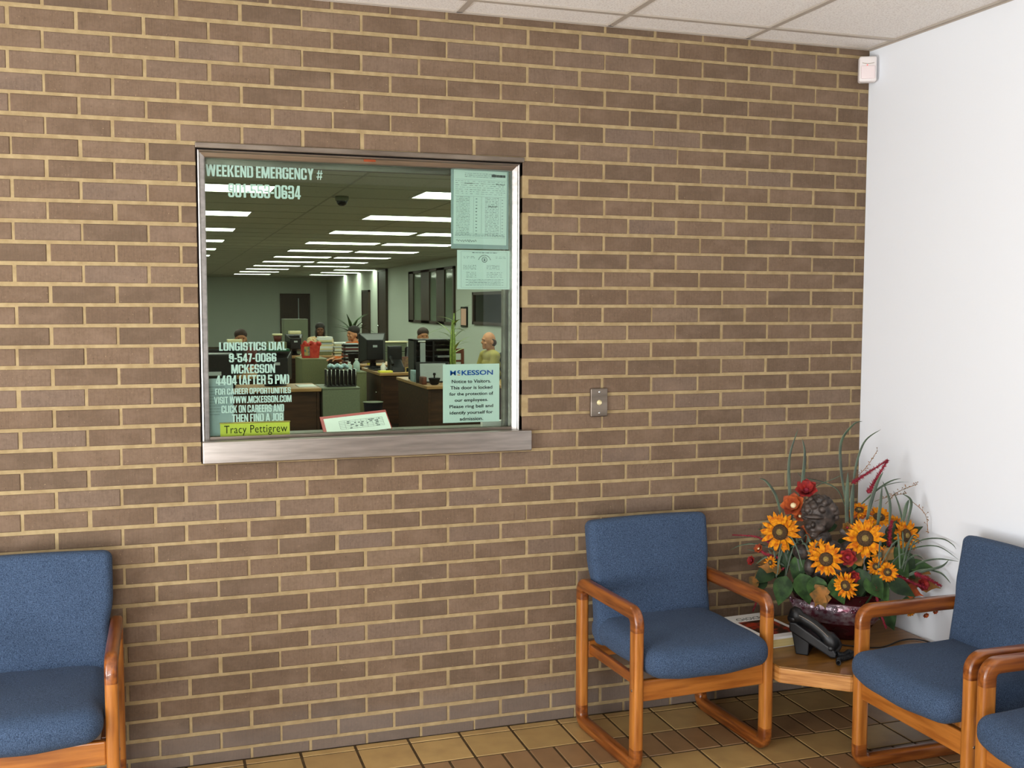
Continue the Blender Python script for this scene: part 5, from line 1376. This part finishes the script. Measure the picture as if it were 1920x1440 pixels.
# ------------------------------------------------------------------ people, all seated
def capsule(mb, a, b, ra, rb, inf=0.0):
    a, b = Vector(a), Vector(b); n = 6; d = (b - a)
    pts = [a + d * t / n for t in range(n + 1)]; rad = [ra + inf + (rb - ra) * t / n for t in range(n + 1)]
    mb.tube(pts, rad, 14); mb.ell(a, (ra + inf,) * 3, 12); mb.ell(b, (rb + inf,) * 3, 12)
ARMS = []
for s_ in (-1, 1):
    ARMS.append(((s_ * .185, .0, 1.0), (s_ * .235, -.07, .76), (s_ * .13, -.31, .80), s_))
def body_parts(mb):
    mb.ell((0, -.012, 1.215), (.076, .094, .108), 20)                       # skull
    mb.ell((0, -.045, 1.165), (.060, .062, .075), 18)                       # face
    mb.ell((0, -.082, 1.112), (.030, .024, .022), 12)                       # chin
    mb.ell((0, -.100, 1.227), (.052, .014, .012), 12)                       # brow
    mb.tube([(0, -.098, 1.215), (0, -.118, 1.182), (0, -.112, 1.170)], [.009, .014, .010], 10); mb.ell((.010, -.106, 1.172), (.009, .009, .007), 8); mb.ell((-.010, -.106, 1.172), (.009, .009, .007), 8)
    mb.ell((0, -.098, 1.140), (.024, .012, .006), 10); mb.ell((0, -.097, 1.130), (.020, .011, .006), 10)   # lips
    for s_ in (-1, 1):
        mb.ell((s_ * .079, .004, 1.185), (.010, .020, .032), 12)            # ear
        mb.ell((s_ * .042, -.082, 1.170), (.020, .016, .018), 10)           # cheek
    capsule(mb, (0, .012, 1.14), (0, .02, 1.03), .052, .060)                # neck
    for z, rx, ry in ((.98, .165, .095), (.88, .160, .115), (.76, .150, .120), (.64, .155, .120), (.54, .175, .135)):
        mb.ell((0, .02, z), (rx, ry, .105), 18)
    for sh, el, wr, s_ in ARMS:
        capsule(mb, (s_ * .06, .015, 1.03), sh, .055, .062); capsule(mb, sh, el, .056, .044); capsule(mb, el, wr, .043, .028)
        w = Vector(wr); fw = Vector((-s_ * .25, -1, -.12)).normalized(); sd = fw.cross(Vector((0, 0, 1))).normalized()
        mb.tube([w, w + fw * .045, w + fw * .088], [.027, .036, .032], 12, flat=.5)                 # palm
        for k, (o_, l) in enumerate(((-.027, .066), (-.009, .076), (.009, .072), (.026, .056))):    # four fingers, bent
            p0 = w + fw * .082 + sd * o_
            mb.tube([p0, p0 + fw * l * .5 + Vector((0, 0, .004)), p0 + fw * l * .8 + Vector((0, 0, -.010)), p0 + fw * l + Vector((0, 0, -.026))], [.0088, .0084, .0078, .0066], 8)
        tsd = sd * (1 if sd.x * -s_ > 0 else -1)
        p0 = w + fw * .03 + tsd * .026
        mb.tube([p0, p0 + fw * .026 + tsd * .020, p0 + fw * .052 + tsd * .026 + Vector((0, 0, -.008))], [.011, .010, .0075], 8)
    for s_ in (-1, 1):
        capsule(mb, (s_ * .09, .02, .52), (s_ * .11, -.40, .50), .085, .060); capsule(mb, (s_ * .11, -.40, .50), (s_ * .11, -.37, .09), .058, .038)
        mb.tube([(s_ * .11, -.34, .045), (s_ * .11, -.42, .04), (s_ * .115, -.53, .03)], [.042, .04, .028], 12, flat=.9)
def shirt_parts(mb):
    for z, rx, ry in ((.985, .168, .098), (.88, .163, .118), (.76, .156, .124), (.64, .160, .124), (.55, .180, .138)):
        mb.ell((0, .02, z), (rx + .010, ry + .010, .105), 18)
    for sh, el, wr, s_ in ARMS:
        capsule(mb, (s_ * .065, .018, 1.03), sh, .052, .064, .009); capsule(mb, sh, el, .058, .047, .010); e = Vector(el); capsule(mb, el, e + (Vector(wr) - e) * .86, .046, .034, .009)
def trouser_parts(mb):
    mb.ell((0, .02, .53), (.188, .148, .10), 18)
    for s_ in (-1, 1):
        capsule(mb, (s_ * .09, .02, .52), (s_ * .11, -.40, .50), .088, .064, .008); capsule(mb, (s_ * .11, -.40, .50), (s_ * .11, -.37, .13), .062, .048, .008)
def hair_parts(mb, style):
    if style == 'ring':
        mb.ell((0, .035, 1.180), (.080, .060, .058), 18)
        for s_ in (-1, 1): mb.ell((s_ * .062, .012, 1.205), (.020, .040, .030), 12)
    elif style == 'long':
        mb.ell((0, .006, 1.262), (.096, .108, .088), 20); mb.ell((0, .05, 1.14), (.098, .066, .125), 18)
        for s_ in (-1, 1): mb.ell((s_ * .076, -.01, 1.14), (.024, .05, .10), 12)
    else:
        mb.ell((0, .006, 1.262), (.092, .106, .084), 20); mb.ell((0, .045, 1.185), (.086, .064, .08), 16)
proto = {}
def cloth_mesh(kind, fn, voxel, smooth):
    if kind not in proto:
        mb = MB(); fn(mb)
        o = remesh(mb, kind, M['skin'], None, voxel, smooth); proto[kind] = o.data; bpy.data.objects.remove(o)
    return proto[kind]
def person(label, loc, rz, skin, shirt, hair, hairM, scale=.945, lean=0.0):
    me = cloth_mesh('body', body_parts, .0065, 3).copy(); me.materials.clear(); me.materials.append(M[skin])
    p = bpy.data.objects.new('person', me); COL.objects.link(p)
    p.location = loc; p.rotation_euler = (lean, 0, rz); p.scale = (scale,) * 3
    tag(p, label, 'person')
    for nm, fn, mt_ in (('shirt', shirt_parts, shirt), ('trousers', trouser_parts, 'trouser')):
        m2 = cloth_mesh(nm, fn, .012, 5).copy(); m2.materials.clear(); m2.materials.append(M[mt_])
        o = bpy.data.objects.new(nm, m2); COL.objects.link(o); o.parent = p
    m3 = cloth_mesh('hair_' + hair, lambda mb: hair_parts(mb, hair), .007, 4).copy(); m3.name = 'hair'; m3.materials.clear(); m3.materials.append(M[hairM])
    o = bpy.data.objects.new('hair', m3); COL.objects.link(o); o.parent = p
    for s_ in (-1, 1):
        MB().ell((s_ * .030, -.0905, 1.205), (.013, .008, .007), 12).build('eye', M['eye'], p)
    return p
def swivel_chair(label, x, y, rz, m_='black_matte', z=.40):
    t = thing('swivel_chair', label, 'chair', (x, y, 0), rz)
    MB().rbox((0, 0, z - .035), (.46, .46, .07), .03, 3).build('seat', M[m_], t)
    MB().rbox((0, .22, z + .33), (.44, .07, .50), .033, 4, xf=None).build('backrest', M[m_], t)
    MB().tube([(0, .22, z - .05), (0, .25, z + .0), (0, .25, z + .12)], .02, 8).build('back_bracket', M['black'], t)
    MB().tube([(0, 0, .10), (0, 0, z - .07)], .028, 10).build('column', M['black'], t)
    for i in range(5):
        a = 2 * pi * i / 5
        MB().tube([(0, 0, .10), (.24 * cos(a), .24 * sin(a), .065)], [.025, .018], 8).ell((.25 * cos(a), .25 * sin(a), .03), (.03, .03, .03), 10).build('leg', M['black'], t)
    return t
HS = .945
def seat_person(label, hx, hy, facing, *a, **k):
    """facing = direction the person looks (radians, 0 = towards +x)"""
    rz = facing + pi / 2
    return person(label, (hx, hy, 0), rz, *a, **k)
seat_person('bald person in an olive shirt seated at the far right desk, facing left', 1.26, 9.25, pi + .12, 'skin', 'olive_shirt', 'ring', 'hair_brown')
swivel_chair('black office chair behind the bald person in olive', 1.29, 9.25, pi * 1.5 + .12)
seat_person('dark-haired person in a cream floral blouse behind the paper piles, looking down', .02, 15.78, -pi / 2 - .1, 'skin_dark', 'floral', 'long', 'hair_black')
swivel_chair('black office chair of the person in the floral blouse', .02, 15.80, -.1)
seat_person('person in an orange shirt turned to the left beside the floor palm', .15, 12.95, pi + .35, 'skin', 'orange_shirt', 'short', 'hair_black')
swivel_chair('dark green office chair of the person in the orange shirt', .17, 12.97, pi * 1.5 + .35, 'green_jacket')
seat_person('person hidden behind the literature sorter with only brown hair showing', .90, 11.4, -pi / 2, 'skin', 'grey_cloth', 'short', 'hair_brown')
swivel_chair('black office chair of the person behind the literature sorter', .90, 11.42, 0)
seat_person('auburn-haired person at the left behind the black monitors', -1.71, 11.0, -pi / 2, 'skin', 'maroon', 'short', 'hair_brown')
swivel_chair('black office chair of the auburn-haired person at the left', -1.71, 11.02, 0)
swivel_chair('empty black office chair behind the printer at far left', -2.12, 8.75, 0, z=.50)

np2 = thing('photo_frame', 'small brass-edged name frame on the desk of the bald person', 'picture frame', (.895, 7.42, DZ)); np2.rotation_euler = (-.15, 0, 0)
MB().box((-.07, 0, 0), (.07, .01, .055)).build('frame', M['brass'], np2); MB().box((-.06, -.001, .009), (.06, .0, .046)).build('picture', M['black_matte'], np2)
